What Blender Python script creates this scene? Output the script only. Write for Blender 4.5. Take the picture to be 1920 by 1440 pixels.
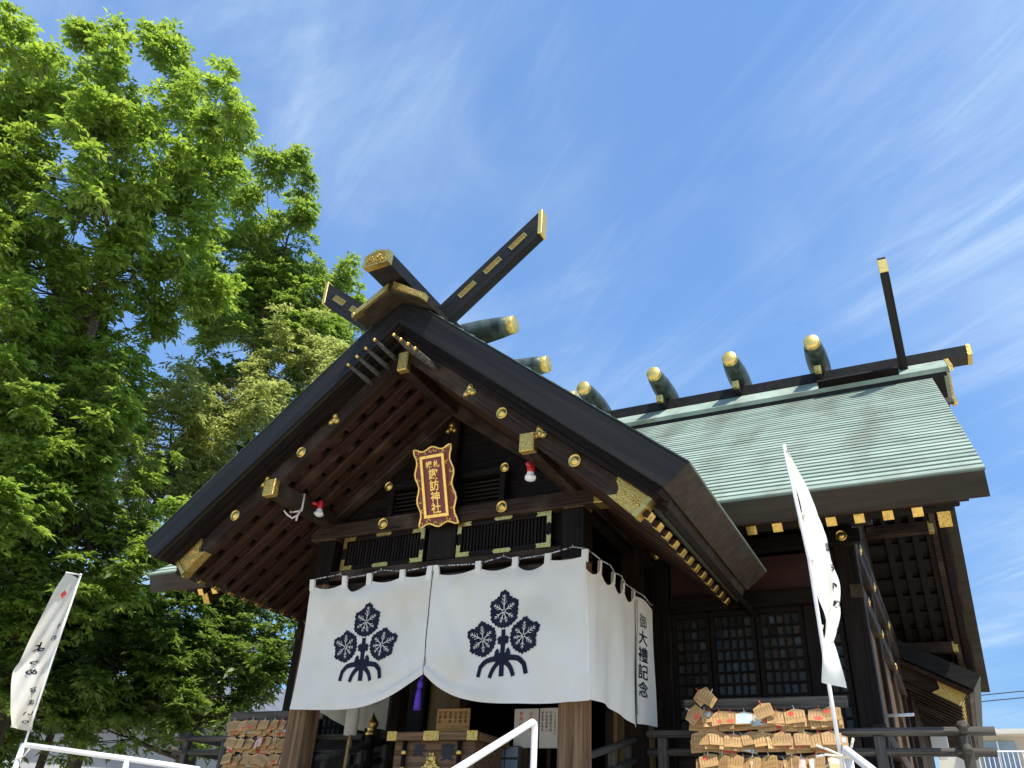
import bpy, bmesh, math, random
import numpy as np
from mathutils import Vector, Matrix, Euler
rnd = random.Random(7)
rng = np.random.default_rng(11)
S = bpy.context.scene
for o in list(bpy.data.objects):
    bpy.data.objects.remove(o, do_unlink=True)
COL = S.collection
R_ = math.radians

# ------------------------------------------------------------------ camera
cd = bpy.data.cameras.new('camera')
cam = bpy.data.objects.new('camera', cd)
COL.objects.link(cam)
_ya, _pi, _ro = R_(28.533), R_(30.558), R_(3.549)
F = Vector((-math.sin(_ya)*math.cos(_pi), math.cos(_ya)*math.cos(_pi), math.sin(_pi)))
Rt = Vector((math.cos(_ya), math.sin(_ya), 0))
Up = Rt.cross(F)
R2 = Rt*math.cos(_ro) + Up*math.sin(_ro)
U2 = R2.cross(F)
Mc = Matrix(((R2.x, U2.x, -F.x, 4.388), (R2.y, U2.y, -F.y, -6.719), (R2.z, U2.z, -F.z, 0.0), (0, 0, 0, 1)))
cam.matrix_world = Mc
cd.sensor_width = 36.0
cd.lens = 1510.5/1920*36
cd.clip_start = 0.05
cd.clip_end = 3000
S.camera = cam

# ------------------------------------------------------------------ sky, sun, exposure
SUN = Vector((0.355, -0.285, 0.89)).normalized()
w = bpy.data.worlds.new('World')
S.world = w
w.use_nodes = True
nt = w.node_tree
nt.nodes.clear()
def wn(t, **k):
    n = nt.nodes.new(t)
    for a, b in k.items():
        setattr(n, a, b)
    return n
sky = wn('ShaderNodeTexSky', sky_type='NISHITA')
sky.sun_disc = False
sky.sun_elevation = math.asin(SUN.z)
sky.sun_rotation = math.atan2(SUN.x, SUN.y)
sky.air_density = 1.0
sky.dust_density = 0.6
sky.ozone_density = 1.6
tc = wn('ShaderNodeTexCoord')
sep = wn('ShaderNodeSeparateXYZ')
nt.links.new(tc.outputs['Generated'], sep.inputs[0])
def m(op, a, b=None, clamp=False):
    n = wn('ShaderNodeMath', operation=op)
    n.use_clamp = clamp
    for i, v in enumerate((a, b)):
        if v is None:
            continue
        if isinstance(v, (int, float)):
            n.inputs[i].default_value = v
        else:
            nt.links.new(v, n.inputs[i])
    return n.outputs[0]
zz = m('ADD', m('MAXIMUM', sep.outputs[2], 0.0), 0.12)
cx_ = m('DIVIDE', sep.outputs[0], zz)
cy_ = m('DIVIDE', sep.outputs[1], zz)
cmb = wn('ShaderNodeCombineXYZ')
nt.links.new(cx_, cmb.inputs[0]); nt.links.new(cy_, cmb.inputs[1])
def cloud(rot, sc, nscale, det, dist, lo, hi, off=(0, 0, 0)):
    mp = wn('ShaderNodeMapping', vector_type='TEXTURE')
    mp.inputs['Rotation'].default_value = (0, 0, R_(rot))
    mp.inputs['Scale'].default_value = (1/sc[0], 1/sc[1], 1)
    mp.inputs['Location'].default_value = off
    nt.links.new(cmb.outputs[0], mp.inputs[0])
    no = wn('ShaderNodeTexNoise')
    no.inputs['Scale'].default_value = nscale
    no.inputs['Detail'].default_value = det
    no.inputs['Roughness'].default_value = 0.62
    no.inputs['Distortion'].default_value = dist
    nt.links.new(mp.outputs[0], no.inputs['Vector'])
    mr = wn('ShaderNodeMapRange', interpolation_type='SMOOTHSTEP')
    mr.inputs[1].default_value = lo
    mr.inputs[2].default_value = hi
    nt.links.new(no.outputs[0], mr.inputs[0])
    return mr.outputs[0]
c1 = cloud(150, (0.48, 1.7, 1), 1.3, 10, 1.5, 0.47, 0.80, (13.21, 9.09, 0))      # streaks
c2 = cloud(120, (0.8, 1.0, 1), 0.75, 3, 0.3, 0.41, 0.63, (12.61, 1.58, 0))      # where the streaks gather
c3 = cloud(142, (0.42, 2.4, 1), 2.4, 12, 2.2, 0.47, 0.82, (6.57, 3.45, 0))      # fine fibres
c4 = cloud(160, (0.8, 1.2, 1), 3.0, 12, 0.8, 0.45, 0.75, (7.61, 8.04, 0))       # mottled veil
st = m('ADD', m('MULTIPLY', c1, 0.75), m('MULTIPLY', c3, 0.42))
st = m('ADD', st, m('MULTIPLY', c4, 0.30))
cf = m('ADD', m('MULTIPLY', st, m('ADD', m('MULTIPLY', c2, 0.95), 0.16)), m('ADD', m('MULTIPLY', c2, 0.20), 0.085), True)
cf = m('MULTIPLY', cf, 0.92)
mix = wn('ShaderNodeMix', data_type='RGBA')
nt.links.new(cf, mix.inputs['Factor'])
tint = wn('ShaderNodeMix', data_type='RGBA', blend_type='MULTIPLY')
tint.inputs['Factor'].default_value = 1.0
nt.links.new(sky.outputs[0], tint.inputs['A'])
alt = wn('ShaderNodeMapRange', interpolation_type='SMOOTHSTEP')
alt.inputs[1].default_value = -0.05; alt.inputs[2].default_value = 0.62
nt.links.new(sep.outputs[2], alt.inputs[0])
tm = wn('ShaderNodeMix', data_type='RGBA')
tm.inputs['A'].default_value = (0.52, 0.74, 0.98, 1); tm.inputs['B'].default_value = (1.14, 1.68, 2.1, 1)
nt.links.new(alt.outputs[0], tm.inputs['Factor'])
nt.links.new(tm.outputs['Result'], tint.inputs['B'])
nt.links.new(tint.outputs['Result'], mix.inputs['A'])
mix.inputs['B'].default_value = (5.6, 6.9, 8.4, 1)
bg = wn('ShaderNodeBackground')
bg.inputs[1].default_value = 0.069
nt.links.new(mix.outputs['Result'], bg.inputs[0])
wo = wn('ShaderNodeOutputWorld')
nt.links.new(bg.outputs[0], wo.inputs[0])

sd = bpy.data.lights.new('sun', 'SUN')
sd.energy = 3.5
sd.angle = R_(0.53)
sd.color = (1.0, 0.93, 0.82)
so = bpy.data.objects.new('sun', sd)
so.rotation_euler = SUN.to_track_quat('Z', 'Y').to_euler()
so.location = (10, -10, 30)
COL.objects.link(so)

S.view_settings.view_transform = 'Standard'
S.view_settings.look = 'None'
S.view_settings.exposure = 0.95
S.view_settings.gamma = 1
S.view_settings.use_curve_mapping = False
S.render.engine = 'CYCLES'
S.cycles.max_bounces = 8
S.cycles.diffuse_bounces = 4
S.cycles.transparent_max_bounces = 8

# ------------------------------------------------------------------ materials
MATS = {}
def mat(name, c1, c2=None, rough=0.6, metal=0.0, noise=(3, 3, 3), nscale=4.0, lo=0.35, hi=0.65, bump=0.0, bscale=None,
        c3=None, c3scale=0.8, c3lo=0.5, c3hi=0.7, rand=0.0, trans=0.0, spec=0.5, coord='Object', det=6, c3vec=None):
    mt = bpy.data.materials.new(name)
    mt.use_nodes = True
    t = mt.node_tree
    b = t.nodes['Principled BSDF']
    b.inputs['Roughness'].default_value = rough
    b.inputs['Metallic'].default_value = metal
    b.inputs['Specular IOR Level'].default_value = spec
    N, L = t.nodes.new, t.links.new
    col = None
    if c2 is None:
        rgb = N('ShaderNodeRGB'); rgb.outputs[0].default_value = (*c1, 1); col = rgb.outputs[0]
    tcn = N('ShaderNodeTexCoord')
    oi = N('ShaderNodeObjectInfo')
    vm = N('ShaderNodeVectorMath'); vm.operation = 'MULTIPLY'
    L(tcn.outputs[coord], vm.inputs[0]); vm.inputs[1].default_value = noise
    ml = N('ShaderNodeMath'); ml.operation = 'MULTIPLY'; L(oi.outputs['Random'], ml.inputs[0]); ml.inputs[1].default_value = 57.0
    va = N('ShaderNodeVectorMath'); va.operation = 'ADD'; L(vm.outputs[0], va.inputs[0]); L(ml.outputs[0], va.inputs[1])
    no = N('ShaderNodeTexNoise'); no.inputs['Scale'].default_value = nscale; no.inputs['Detail'].default_value = det
    no.inputs['Roughness'].default_value = 0.6
    L(va.outputs[0], no.inputs['Vector'])
    if c2 is not None:
        mr = N('ShaderNodeMapRange'); mr.inputs[1].default_value = lo; mr.inputs[2].default_value = hi
        L(no.outputs[0], mr.inputs[0])
        mx = N('ShaderNodeMix'); mx.data_type = 'RGBA'
        mx.inputs['A'].default_value = (*c1, 1); mx.inputs['B'].default_value = (*c2, 1)
        L(mr.outputs[0], mx.inputs['Factor']); col = mx.outputs['Result']
    if c3 is not None:
        n3 = N('ShaderNodeTexNoise'); n3.inputs['Scale'].default_value = c3scale; n3.inputs['Detail'].default_value = 5
        va2 = N('ShaderNodeVectorMath'); va2.operation = 'ADD'
        if c3vec:       # blotches that run on from piece to piece
            ge = N('ShaderNodeNewGeometry'); va2.operation = 'MULTIPLY'
            L(ge.outputs['Position'], va2.inputs[0]); va2.inputs[1].default_value = c3vec
        else:
            L(tcn.outputs[coord], va2.inputs[0]); L(ml.outputs[0], va2.inputs[1])
        L(va2.outputs[0], n3.inputs['Vector'])
        m3 = N('ShaderNodeMapRange'); m3.inputs[1].default_value = c3lo; m3.inputs[2].default_value = c3hi
        L(n3.outputs[0], m3.inputs[0])
        x3 = N('ShaderNodeMix'); x3.data_type = 'RGBA'; x3.inputs['B'].default_value = (*c3, 1)
        L(col, x3.inputs['A']); L(m3.outputs[0], x3.inputs['Factor']); col = x3.outputs['Result']
    if rand:
        hs = N('ShaderNodeHueSaturation')
        r1 = N('ShaderNodeMapRange'); r1.inputs[3].default_value = 1-rand; r1.inputs[4].default_value = 1+rand
        L(oi.outputs['Random'], r1.inputs[0]); L(r1.outputs[0], hs.inputs['Value']); L(col, hs.inputs['Color']); col = hs.outputs[0]
    L(col, b.inputs['Base Color'])
    if bump:
        bp = N('ShaderNodeBump'); bp.inputs['Strength'].default_value = bump; bp.inputs['Distance'].default_value = 0.01
        if bscale:
            nb = N('ShaderNodeTexNoise'); nb.inputs['Scale'].default_value = bscale; nb.inputs['Detail'].default_value = 4
            L(tcn.outputs[coord], nb.inputs['Vector']); L(nb.outputs[0], bp.inputs['Height'])
        else:
            L(no.outputs[0], bp.inputs['Height'])
        L(bp.outputs[0], b.inputs['Normal'])
    if trans:
        out = t.nodes['Material Output']
        tr = N('ShaderNodeBsdfTranslucent'); L(col, tr.inputs['Color'])
        ms = N('ShaderNodeMixShader'); ms.inputs[0].default_value = trans
        L(b.outputs[0], ms.inputs[1]); L(tr.outputs[0], ms.inputs[2]); L(ms.outputs[0], out.inputs[0])
    MATS[name] = mt
    return mt
GR = (1.2, 28, 28)   # grain runs along local X
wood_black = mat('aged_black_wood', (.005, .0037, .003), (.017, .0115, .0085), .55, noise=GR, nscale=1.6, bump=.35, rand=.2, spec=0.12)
wood_brown = mat('aged_brown_wood', (.011, .0066, .0044), (.040, .0245, .0155), .6, noise=GR, nscale=1.6, bump=.4, c3=(.105, .078, .056), c3scale=1.5, c3lo=.50, c3hi=.78, rand=.2, spec=0.14)
wood_red = mat('reddish_soffit_wood', (.015, .0075, .0048), (.045, .022, .013), .6, noise=GR, nscale=1.4, bump=.3, c3=(.10, .062, .036), c3scale=2.2, c3lo=.60, c3hi=.85, rand=.3, spec=0.12)
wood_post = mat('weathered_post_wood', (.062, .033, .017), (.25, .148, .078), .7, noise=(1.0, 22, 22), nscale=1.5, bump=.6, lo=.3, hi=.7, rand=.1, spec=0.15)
wood_grey = mat('grey_weathered_wood', (.040, .037, .032), (.115, .104, .090), .75, noise=GR, nscale=1.6, bump=.4, rand=.15, spec=0.15)
wood_tan = mat('pale_new_wood', (.37, .215, .080), (.56, .35, .145), .65, noise=(2, 20, 20), nscale=1.2, bump=.1, rand=.16)
wood_ochre = mat('ochre_board', (.15, .095, .03), (.23, .15, .05), .6, noise=GR, nscale=1.0, rand=.1)
red_board = mat('dark_vermilion_board', (.022, .0045, .0035), (.045, .009, .006), .6, noise=(2, 12, 12), nscale=1.2)
gold = mat('gilt_brass', (.60, .40, .10), (.80, .58, .19), .36, 1.0, noise=(6, 6, 6), nscale=5, bump=.15, c3=(.42, .26, .06), c3scale=14, c3lo=.52, c3hi=.75)
gold_emb = mat('embossed_gilt_brass', (.42, .28, .065), (.76, .55, .18), .38, 1.0, noise=(9, 9, 9), nscale=9, lo=.4, hi=.6, bump=.9)
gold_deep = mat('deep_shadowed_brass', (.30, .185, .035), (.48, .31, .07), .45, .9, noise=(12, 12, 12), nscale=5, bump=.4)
gold_leaf = mat('gold_leaf', (.80, .52, .13), (.95, .68, .22), .35, .9, noise=(9, 9, 9), nscale=4, bump=.2)
lacquer = mat('maroon_lacquer', (.125, .016, .014), (.16, .022, .018), .35, noise=(3, 3, 3), nscale=3)
copper_dark = mat('brown_copper_sheet', (.026, .021, .014), (.050, .039, .025), .55, .1, noise=(.5, 8, 8), nscale=1.4, bump=.12, c3=(.05, .062, .048), c3scale=1.1, c3lo=.58, c3hi=.8, spec=0.2)
copper_black = mat('black_copper_sheet', (.008, .0078, .0075), (.019, .0175, .0155), .5, .15, noise=(.4, 9, 9), nscale=1.3, bump=.15, spec=0.22)
patina = mat('green_patina_copper', (.215, .285, .235), (.325, .40, .335), .7, noise=(.9, 3.0, 3.0), nscale=1.0, bump=.1, c3=(.165, .185, .14), c3scale=1.0, c3lo=.47, c3hi=.80, c3vec=(2.6, .55, .55), rand=.10, spec=.3)
patina_dark = mat('dark_green_patina', (.065, .095, .08), (.12, .16, .135), .75, noise=(.9, 3, 3), nscale=1.2, spec=.3)
patina_log = mat('patina_log', (.018, .027, .023), (.075, .108, .09), .4, .1, noise=(1.5, 5, 5), nscale=1.6, bump=.1, spec=0.35)
cloth = mat('white_cotton', (.80, .775, .685), (.85, .825, .74), .85, noise=(1, 1, 1), nscale=2.0, c3=(.76, .68, .53), c3scale=2.2, c3lo=.50, c3hi=.80, trans=.22, spec=.15, bump=.05, bscale=400)
cloth_old = mat('aged_white_cotton', (.66, .66, .63), (.74, .73, .69), .85, noise=(1, 1, 1), nscale=2.0, trans=.2, spec=.15)
navy = mat('navy_dye', (.010, .011, .026), (.016, .018, .036), .85, noise=(3, 3, 3), nscale=4, spec=.15)
rope_m = mat('black_and_white_rope', (.02, .02, .025), (.55, .55, .55), .9, noise=(110, 1, 1), nscale=1.0, lo=.48, hi=.52)
white_paint = mat('white_painted_pipe', (.78, .78, .78), (.84, .84, .83), .35, noise=(4, 4, 4), nscale=3, c3=(.50, .44, .37), c3scale=9, c3lo=.60, c3hi=.78, bump=.08)
white_plastic = mat('white_plastic', (.72, .72, .70), None, .4)
paper = mat('off_white_paper', (.60, .58, .52), (.68, .66, .60), .8, noise=(2, 2, 2), nscale=2)
ink = mat('black_ink', (.018, .016, .016), None, .7)
red_ink = mat('red_stamp_ink', (.62, .06, .035), (.72, .12, .07), .7, noise=(30, 30, 30), nscale=1)
blue_ink = mat('pale_blue_print', (.30, .48, .62), (.62, .74, .80), .7, noise=(20, 20, 20), nscale=1.5)
pink_ink = mat('pink_print', (.62, .32, .30), (.75, .55, .50), .7, noise=(22, 22, 22), nscale=1.5)
red_paint = mat('red_painted_steel', (.42, .015, .02), None, .35)
glass_dark = mat('dark_window_glass', (.012, .016, .017), (.040, .042, .034), .18, noise=(3, 3, 3), nscale=2, spec=.3)
gl_pic_a = mat('faded_green_card', (.008, .013, .008), (.026, .032, .014), .6, noise=(9, 9, 9), nscale=2, rand=.5)
gl_pic_b = mat('faded_brown_card', (.022, .013, .007), (.045, .029, .016), .6, noise=(9, 9, 9), nscale=2, rand=.5)
gl_pic_c = mat('faded_blue_card', (.016, .023, .030), (.042, .058, .068), .6, noise=(9, 9, 9), nscale=2, rand=.5)
dark_void = mat('dark_interior', (.012, .010, .009), None, .9)
purple = mat('purple_silk', (.055, .012, .26), (.09, .02, .38), .6, noise=(2, 40, 40), nscale=1)
stone = mat('grey_granite', (.26, .255, .24), (.38, .37, .35), .8, noise=(8, 8, 8), nscale=5, bump=.2, rand=.12)
gravel = mat('pale_gravel', (.46, .41, .33), (.64, .57, .46), .95, noise=(1, 1, 1), nscale=9, bump=.5, c3=(.50, .445, .36), c3scale=.15)
soil = mat('dark_soil', (.05, .042, .03), (.10, .085, .06), .95, noise=(1, 1, 1), nscale=5, bump=.5)
bark = mat('grey_brown_bark', (.035, .027, .020), (.11, .088, .068), .9, noise=(5, 5, 1.2), nscale=3, bump=.7)
wall_beige = mat('beige_rendered_wall', (.50, .46, .38), (.57, .53, .45), .9, noise=(1, 1, 1), nscale=2)
wall_grey = mat('grey_house_wall', (.36, .36, .36), (.45, .45, .44), .9, noise=(1, 1, 3), nscale=1.2)
roof_grey = mat('grey_metal_roof', (.10, .105, .115), (.16, .165, .175), .5, noise=(1, 6, 6), nscale=1.0)
window_blue = mat('sky_reflecting_window', (.16, .22, .30), (.30, .38, .46), .1, noise=(.6, .6, .6), nscale=1.2)
cord_mat = mat('white_cord', (.62, .58, .50), None, .9)
cable = mat('black_cable', (.02, .02, .022), None, .6)

def leafmat(name, a, b, trans=.55):
    mt = bpy.data.materials.new(name); mt.use_nodes = True
    t = mt.node_tree; N, L = t.nodes.new, t.links.new
    bs = t.nodes['Principled BSDF']; bs.inputs['Roughness'].default_value = .36; bs.inputs['Specular IOR Level'].default_value = .6
    g = N('ShaderNodeNewGeometry'); mx = N('ShaderNodeMix'); mx.data_type = 'RGBA'
    mx.inputs['A'].default_value = (*a, 1); mx.inputs['B'].default_value = (*b, 1)
    L(g.outputs['Random Per Island'], mx.inputs['Factor'])
    L(mx.outputs['Result'], bs.inputs['Base Color'])
    tr = N('ShaderNodeBsdfTranslucent')
    hs = N('ShaderNodeHueSaturation'); hs.inputs['Hue'].default_value = .485; hs.inputs['Value'].default_value = 2.1; hs.inputs['Saturation'].default_value = 1.04
    L(mx.outputs['Result'], hs.inputs['Color']); L(hs.outputs[0], tr.inputs['Color'])
    ms = N('ShaderNodeMixShader'); ms.inputs[0].default_value = trans
    L(bs.outputs[0], ms.inputs[1]); L(tr.outputs[0], ms.inputs[2]); L(ms.outputs[0], t.nodes['Material Output'].inputs[0])
    return mt
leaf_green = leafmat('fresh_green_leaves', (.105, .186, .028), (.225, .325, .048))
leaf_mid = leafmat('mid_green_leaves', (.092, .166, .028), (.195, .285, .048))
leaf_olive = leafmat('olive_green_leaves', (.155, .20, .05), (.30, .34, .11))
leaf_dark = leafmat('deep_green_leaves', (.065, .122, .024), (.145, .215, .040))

# ------------------------------------------------------------------ helpers
W = {}
def V(*a):
    return Vector(a)
I4 = Matrix.Identity(4)
def T(x, y, z):
    return Matrix.Translation((x, y, z))
def prop(o, label=None, cat=None, group=None, kind=None):
    if label: o['label'] = label
    if cat: o['category'] = cat
    if group: o['group'] = group
    if kind: o['kind'] = kind
    return o
def put(name, me, parent=None, M=I4, **k):
    o = bpy.data.objects.new(name, me)
    COL.objects.link(o)
    W[o] = M.copy()
    if parent is not None:
        o.parent = parent
        o.matrix_basis = W[parent].inverted() @ M
    else:
        o.matrix_basis = M
    return prop(o, **k)
def thing(name, label, cat, loc=(0, 0, 0), group=None, rz=0.0):
    M = T(*loc) @ Matrix.Rotation(rz, 4, 'Z')
    o = put(name, None, None, M, label=label, cat=cat, group=group)
    o.empty_display_size = 0.2
    return o
def mesh(vs, fs, mt, smooth=False):
    me = bpy.data.meshes.new('m')
    me.from_pydata([tuple(v) for v in vs], [], fs)
    me.materials.append(mt)
    if smooth:
        me.polygons.foreach_set('use_smooth', [True]*len(me.polygons))
    me.update()
    return me
CACHE = {}
def box_me(sx, sy, sz, mt, bev=0.004):
    k = ('b', round(sx, 4), round(sy, 4), round(sz, 4), mt.name, bev)
    if k in CACHE:
        return CACHE[k]
    bm = bmesh.new()
    bmesh.ops.create_cube(bm, size=1.0)
    bmesh.ops.scale(bm, vec=(sx, sy, sz), verts=bm.verts)
    if bev:
        bmesh.ops.bevel(bm, geom=bm.edges[:], offset=min(bev, .3*min(sx, sy, sz)), segments=1, affect='EDGES')
    me = bpy.data.meshes.new('m'); bm.to_mesh(me); bm.free()
    me.materials.append(mt)
    CACHE[k] = me
    return me
def box(name, x0, x1, y0, y1, z0, z1, mt, parent=None, bev=.004, **k):
    dx, dy, dz = x1-x0, y1-y0, z1-z0
    c = ((x0+x1)/2, (y0+y1)/2, (z0+z1)/2)
    if dz > dx and dz > dy:
        return put(name, box_me(dz, dx, dy, mt, bev), parent, T(*c) @ Matrix(((0, 1, 0, 0), (0, 0, 1, 0), (1, 0, 0, 0), (0, 0, 0, 1))), **k)
    if dy > dx:
        return put(name, box_me(dy, dx, dz, mt, bev), parent, T(*c) @ Matrix(((0, -1, 0, 0), (1, 0, 0, 0), (0, 0, 1, 0), (0, 0, 0, 1))), **k)
    return put(name, box_me(dx, dy, dz, mt, bev), parent, T(*c), **k)
def frame(a, b, up=(0, 0, 1)):
    a, b, up = Vector(a), Vector(b), Vector(up)
    x = (b-a).normalized()
    y = up.cross(x).normalized()
    z = x.cross(y)
    c = (a+b)/2
    return Matrix(((x.x, y.x, z.x, c.x), (x.y, y.y, z.y, c.y), (x.z, y.z, z.z, c.z), (0, 0, 0, 1)))
def beam(name, a, b, wd, h, mt, parent=None, up=(0, 0, 1), bev=.006, **k):
    L = (Vector(b)-Vector(a)).length
    return put(name, box_me(L, wd, h, mt, bev), parent, frame(a, b, up), **k)
def prism_me(pts, th, mt):
    """closed 2-D outline (counter-clockwise, local XY), thickness th along local +Z"""
    n = len(pts)
    vs = [(p[0], p[1], 0) for p in pts]+[(p[0], p[1], th) for p in pts]
    fs = [tuple(range(n-1, -1, -1)), tuple(range(n, 2*n))]
    fs += [(i, (i+1) % n, n+(i+1) % n, n+i) for i in range(n)]
    return mesh(vs, fs, mt)
XZ = Matrix(((1, 0, 0, 0), (0, 0, -1, 0), (0, 1, 0, 0), (0, 0, 0, 1)))   # local X->x, Y->z, Z->-y (towards viewer)
YZ = Matrix(((0, 0, 1, 0), (1, 0, 0, 0), (0, 1, 0, 0), (0, 0, 0, 1)))    # local X->y, Y->z, Z->x
def prism_xz(name, pts, y_front, y_back, mt, parent=None, **k):
    """outline in the XZ plane, solid from y_front to y_back; recentred on its own middle"""
    cx = sum(p[0] for p in pts)/len(pts); cz = sum(p[1] for p in pts)/len(pts)
    me = prism_me([(p[0]-cx, p[1]-cz) for p in pts], abs(y_back-y_front), mt)
    return put(name, me, parent, T(cx, max(y_front, y_back), cz) @ XZ, **k)
def prism_yz(name, pts, x0, x1, mt, parent=None, **k):
    cy = sum(p[0] for p in pts)/len(pts); cz = sum(p[1] for p in pts)/len(pts)
    me = prism_me([(p[0]-cy, p[1]-cz) for p in pts], abs(x1-x0), mt)
    return put(name, me, parent, T(min(x0, x1), cy, cz) @ YZ, **k)
def lathe_me(prof, n, mt, smooth=True):
    """profile of (r, z), spun about local Z"""
    vs, fs = [], []
    for r, z in prof:
        for i in range(n):
            a = 2*math.pi*i/n
            vs.append((r*math.cos(a), r*math.sin(a), z))
    for j in range(len(prof)-1):
        for i in range(n):
            a, b = j*n+i, j*n+(i+1) % n
            fs.append((a, b, b+n, a+n))
    fs.append(tuple(range(n-1, -1, -1)))
    fs.append(tuple((len(prof)-1)*n+i for i in range(n)))
    me = mesh(vs, fs, mt)
    if smooth:
        me.polygons.foreach_set('use_smooth', [len(p.vertices) == 4 for p in me.polygons])
    return me
def tube_geo(pts, rad, n=8):
    vs, fs = [], []
    pts = [Vector(p) for p in pts]
    if not hasattr(rad, '__len__'):
        rad = [rad]*len(pts)
    prev = None
    for i, p in enumerate(pts):
        d = (pts[min(i+1, len(pts)-1)]-pts[max(i-1, 0)]).normalized()
        if prev is None:
            u = d.orthogonal().normalized()
        else:
            u = (prev-d*prev.dot(d)).normalized()
        prev = u
        v = d.cross(u)
        for k in range(n):
            a = 2*math.pi*k/n
            vs.append(p+(u*math.cos(a)+v*math.sin(a))*rad[i])
    for i in range(len(pts)-1):
        for k in range(n):
            a, b = i*n+k, i*n+(k+1) % n
            fs.append((a, b, b+n, a+n))
    fs.append(tuple(range(n-1, -1, -1)))
    fs.append(tuple((len(pts)-1)*n+k for k in range(n)))
    return vs, fs
def world_mesh(name, vs, fs, mt, parent=None, smooth=False, **k):
    vs = [Vector(v) for v in vs]
    c = sum(vs, Vector())/len(vs)
    return put(name, mesh([v-c for v in vs], fs, mt, smooth), parent, T(*c), **k)
def tube(name, pts, rad, mt, parent=None, n=8, **k):
    vs, fs = tube_geo(pts, rad, n)
    return world_mesh(name, vs, fs, mt, parent, True, **k)
class MB:
    def __init__(s):
        s.v, s.f = [], []
    def add(s, vs, fs, M=None):
        o = len(s.v)
        s.v += [(M @ Vector(v)) if M is not None else Vector(v) for v in vs]
        s.f += [tuple(i+o for i in f) for f in fs]
    def box(s, x0, x1, y0, y1, z0, z1, M=None):
        s.add([(x0, y0, z0), (x1, y0, z0), (x1, y1, z0), (x0, y1, z0), (x0, y0, z1), (x1, y0, z1), (x1, y1, z1), (x0, y1, z1)],
              [(3, 2, 1, 0), (4, 5, 6, 7), (0, 1, 5, 4), (1, 2, 6, 5), (2, 3, 7, 6), (3, 0, 4, 7)], M)
    def poly(s, pts, th, M=None):
        n = len(pts)
        s.add([(p[0], p[1], 0) for p in pts]+[(p[0], p[1], th) for p in pts],
              [tuple(range(n-1, -1, -1)), tuple(range(n, 2*n))]+[(i, (i+1) % n, n+(i+1) % n, n+i) for i in range(n)], M)
    def tube(s, pts, r, n=6):
        s.add(*tube_geo(pts, r, n))
    def put(s, name, mt, parent=None, smooth=False, **k):
        return world_mesh(name, s.v, s.f, mt, parent, smooth, **k)
TXT = {}
def text_geo(ch, size=1.0, bold=0.0):
    """outline of one character as flat faces, centred, height about 1"""
    if (ch, bold) not in TXT:
        cu = bpy.data.curves.new('t', 'FONT')
        cu.body = ch
        cu.size = 1.0
        cu.offset = bold
        cu.resolution_u = 2
        cu.align_x = 'CENTER'
        cu.align_y = 'CENTER'
        ob = bpy.data.objects.new('t', cu)
        COL.objects.link(ob)
        me = bpy.data.meshes.new_from_object(ob)
        vs = [v.co.copy() for v in me.vertices]
        fs = [tuple(p.vertices) for p in me.polygons]
        if vs:
            x = [v.x for v in vs]; y = [v.y for v in vs]
            c = Vector(((min(x)+max(x))/2, (min(y)+max(y))/2, 0))
            vs = [v-c for v in vs]
        bpy.data.objects.remove(ob); bpy.data.curves.remove(cu); bpy.data.meshes.remove(me)
        TXT[(ch, bold)] = (vs, fs)
        if vs and bold and max(abs(v.x)+abs(v.y) for v in vs) > 1.3:      # the thickened outline tangled: take the plain one
            text_geo(ch, 1.0, 0.0)
            TXT[(ch, bold)] = TXT[(ch, 0.0)]
    vs, fs = TXT[(ch, bold)]
    return [v*size for v in vs], fs
_pr = [(0, .004), (.028, .004), (.033, .010), (.038, .010), (.043, .004), (.050, .004), (.056, .012), (.064, .012), (.068, 0)]
def stud_me(r):
    k = ('stud', r)
    if k not in CACHE:
        s = r/.068
        prof = [(.068*s, 0), (.068*s, .012*s), (.062*s, .020*s), (.054*s, .020*s), (.049*s, .010*s), (.040*s, .010*s), (.034*s, .022*s), (.020*s, .030*s), (.006*s, .032*s)]
        CACHE[k] = lathe_me(prof, 16, gold)
    return CACHE[k]
def stud(parent, p, n=(0, -1, 0), r=.06, name='gold_stud'):
    q = Vector(n).to_track_quat('Z', 'Y').to_matrix().to_4x4()
    return put(name, stud_me(r), parent, T(*p) @ q)
def flower_me():
    if 'fl' not in CACHE:
        mb = MB()
        pts = []
        for i in range(36):
            a = 2*math.pi*i/36+math.pi/2
            r = .058+.020*math.cos(3*(a-math.pi/2))+.007*(1 if i % 2 else -1)
            pts.append((r*math.cos(a), r*math.sin(a)))
        mb.poly(pts, .014)
        for k, (a, d) in enumerate(((90, .045), (210, .045), (330, .045), (0, 0))):
            vs, fs = [], []
            me = lathe_me([(.024, .012), (.022, .022), (.010, .030)], 8, gold)
            mb.add([v.co.copy() for v in me.vertices], [tuple(p.vertices) for p in me.polygons],
                   T(d*math.cos(R_(a)), d*math.sin(R_(a)), 0))
            bpy.data.meshes.remove(me)
        CACHE['fl'] = mesh(mb.v, mb.f, gold)
    return CACHE['fl']
def flower(parent, p):
    return put('gold_flower', flower_me(), parent, T(*p) @ XZ)
# ------------------------------------------------------------------ ground and terrace
ground = put('ground', mesh([(-400, -400, 0), (400, -400, 0), (400, 900, 0), (-400, 900, 0)], [(0, 1, 2, 3)], gravel), None, T(0, 0, -1.6), kind='structure')
FL = 0.22
terr = thing('stone_terrace', 'grey stone terrace with steps carrying the shrine', 'terrace', (0, 3, -1.6))
terr['kind'] = 'structure'
box('terrace_block', -5.4, 5.4, 1.0, 12.0, -1.6, FL, stone, terr, .02)
box('terrace_block', -2.3, 2.3, -.95, .997, -1.6, FL-.003, stone, terr, .02)
for i in range(10):
    box('step', -2.3, 2.3, -.95-.3*(i+1), -.953-.3*i+.0, -1.6, FL-.18*(i+1), stone, terr, .015)

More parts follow.
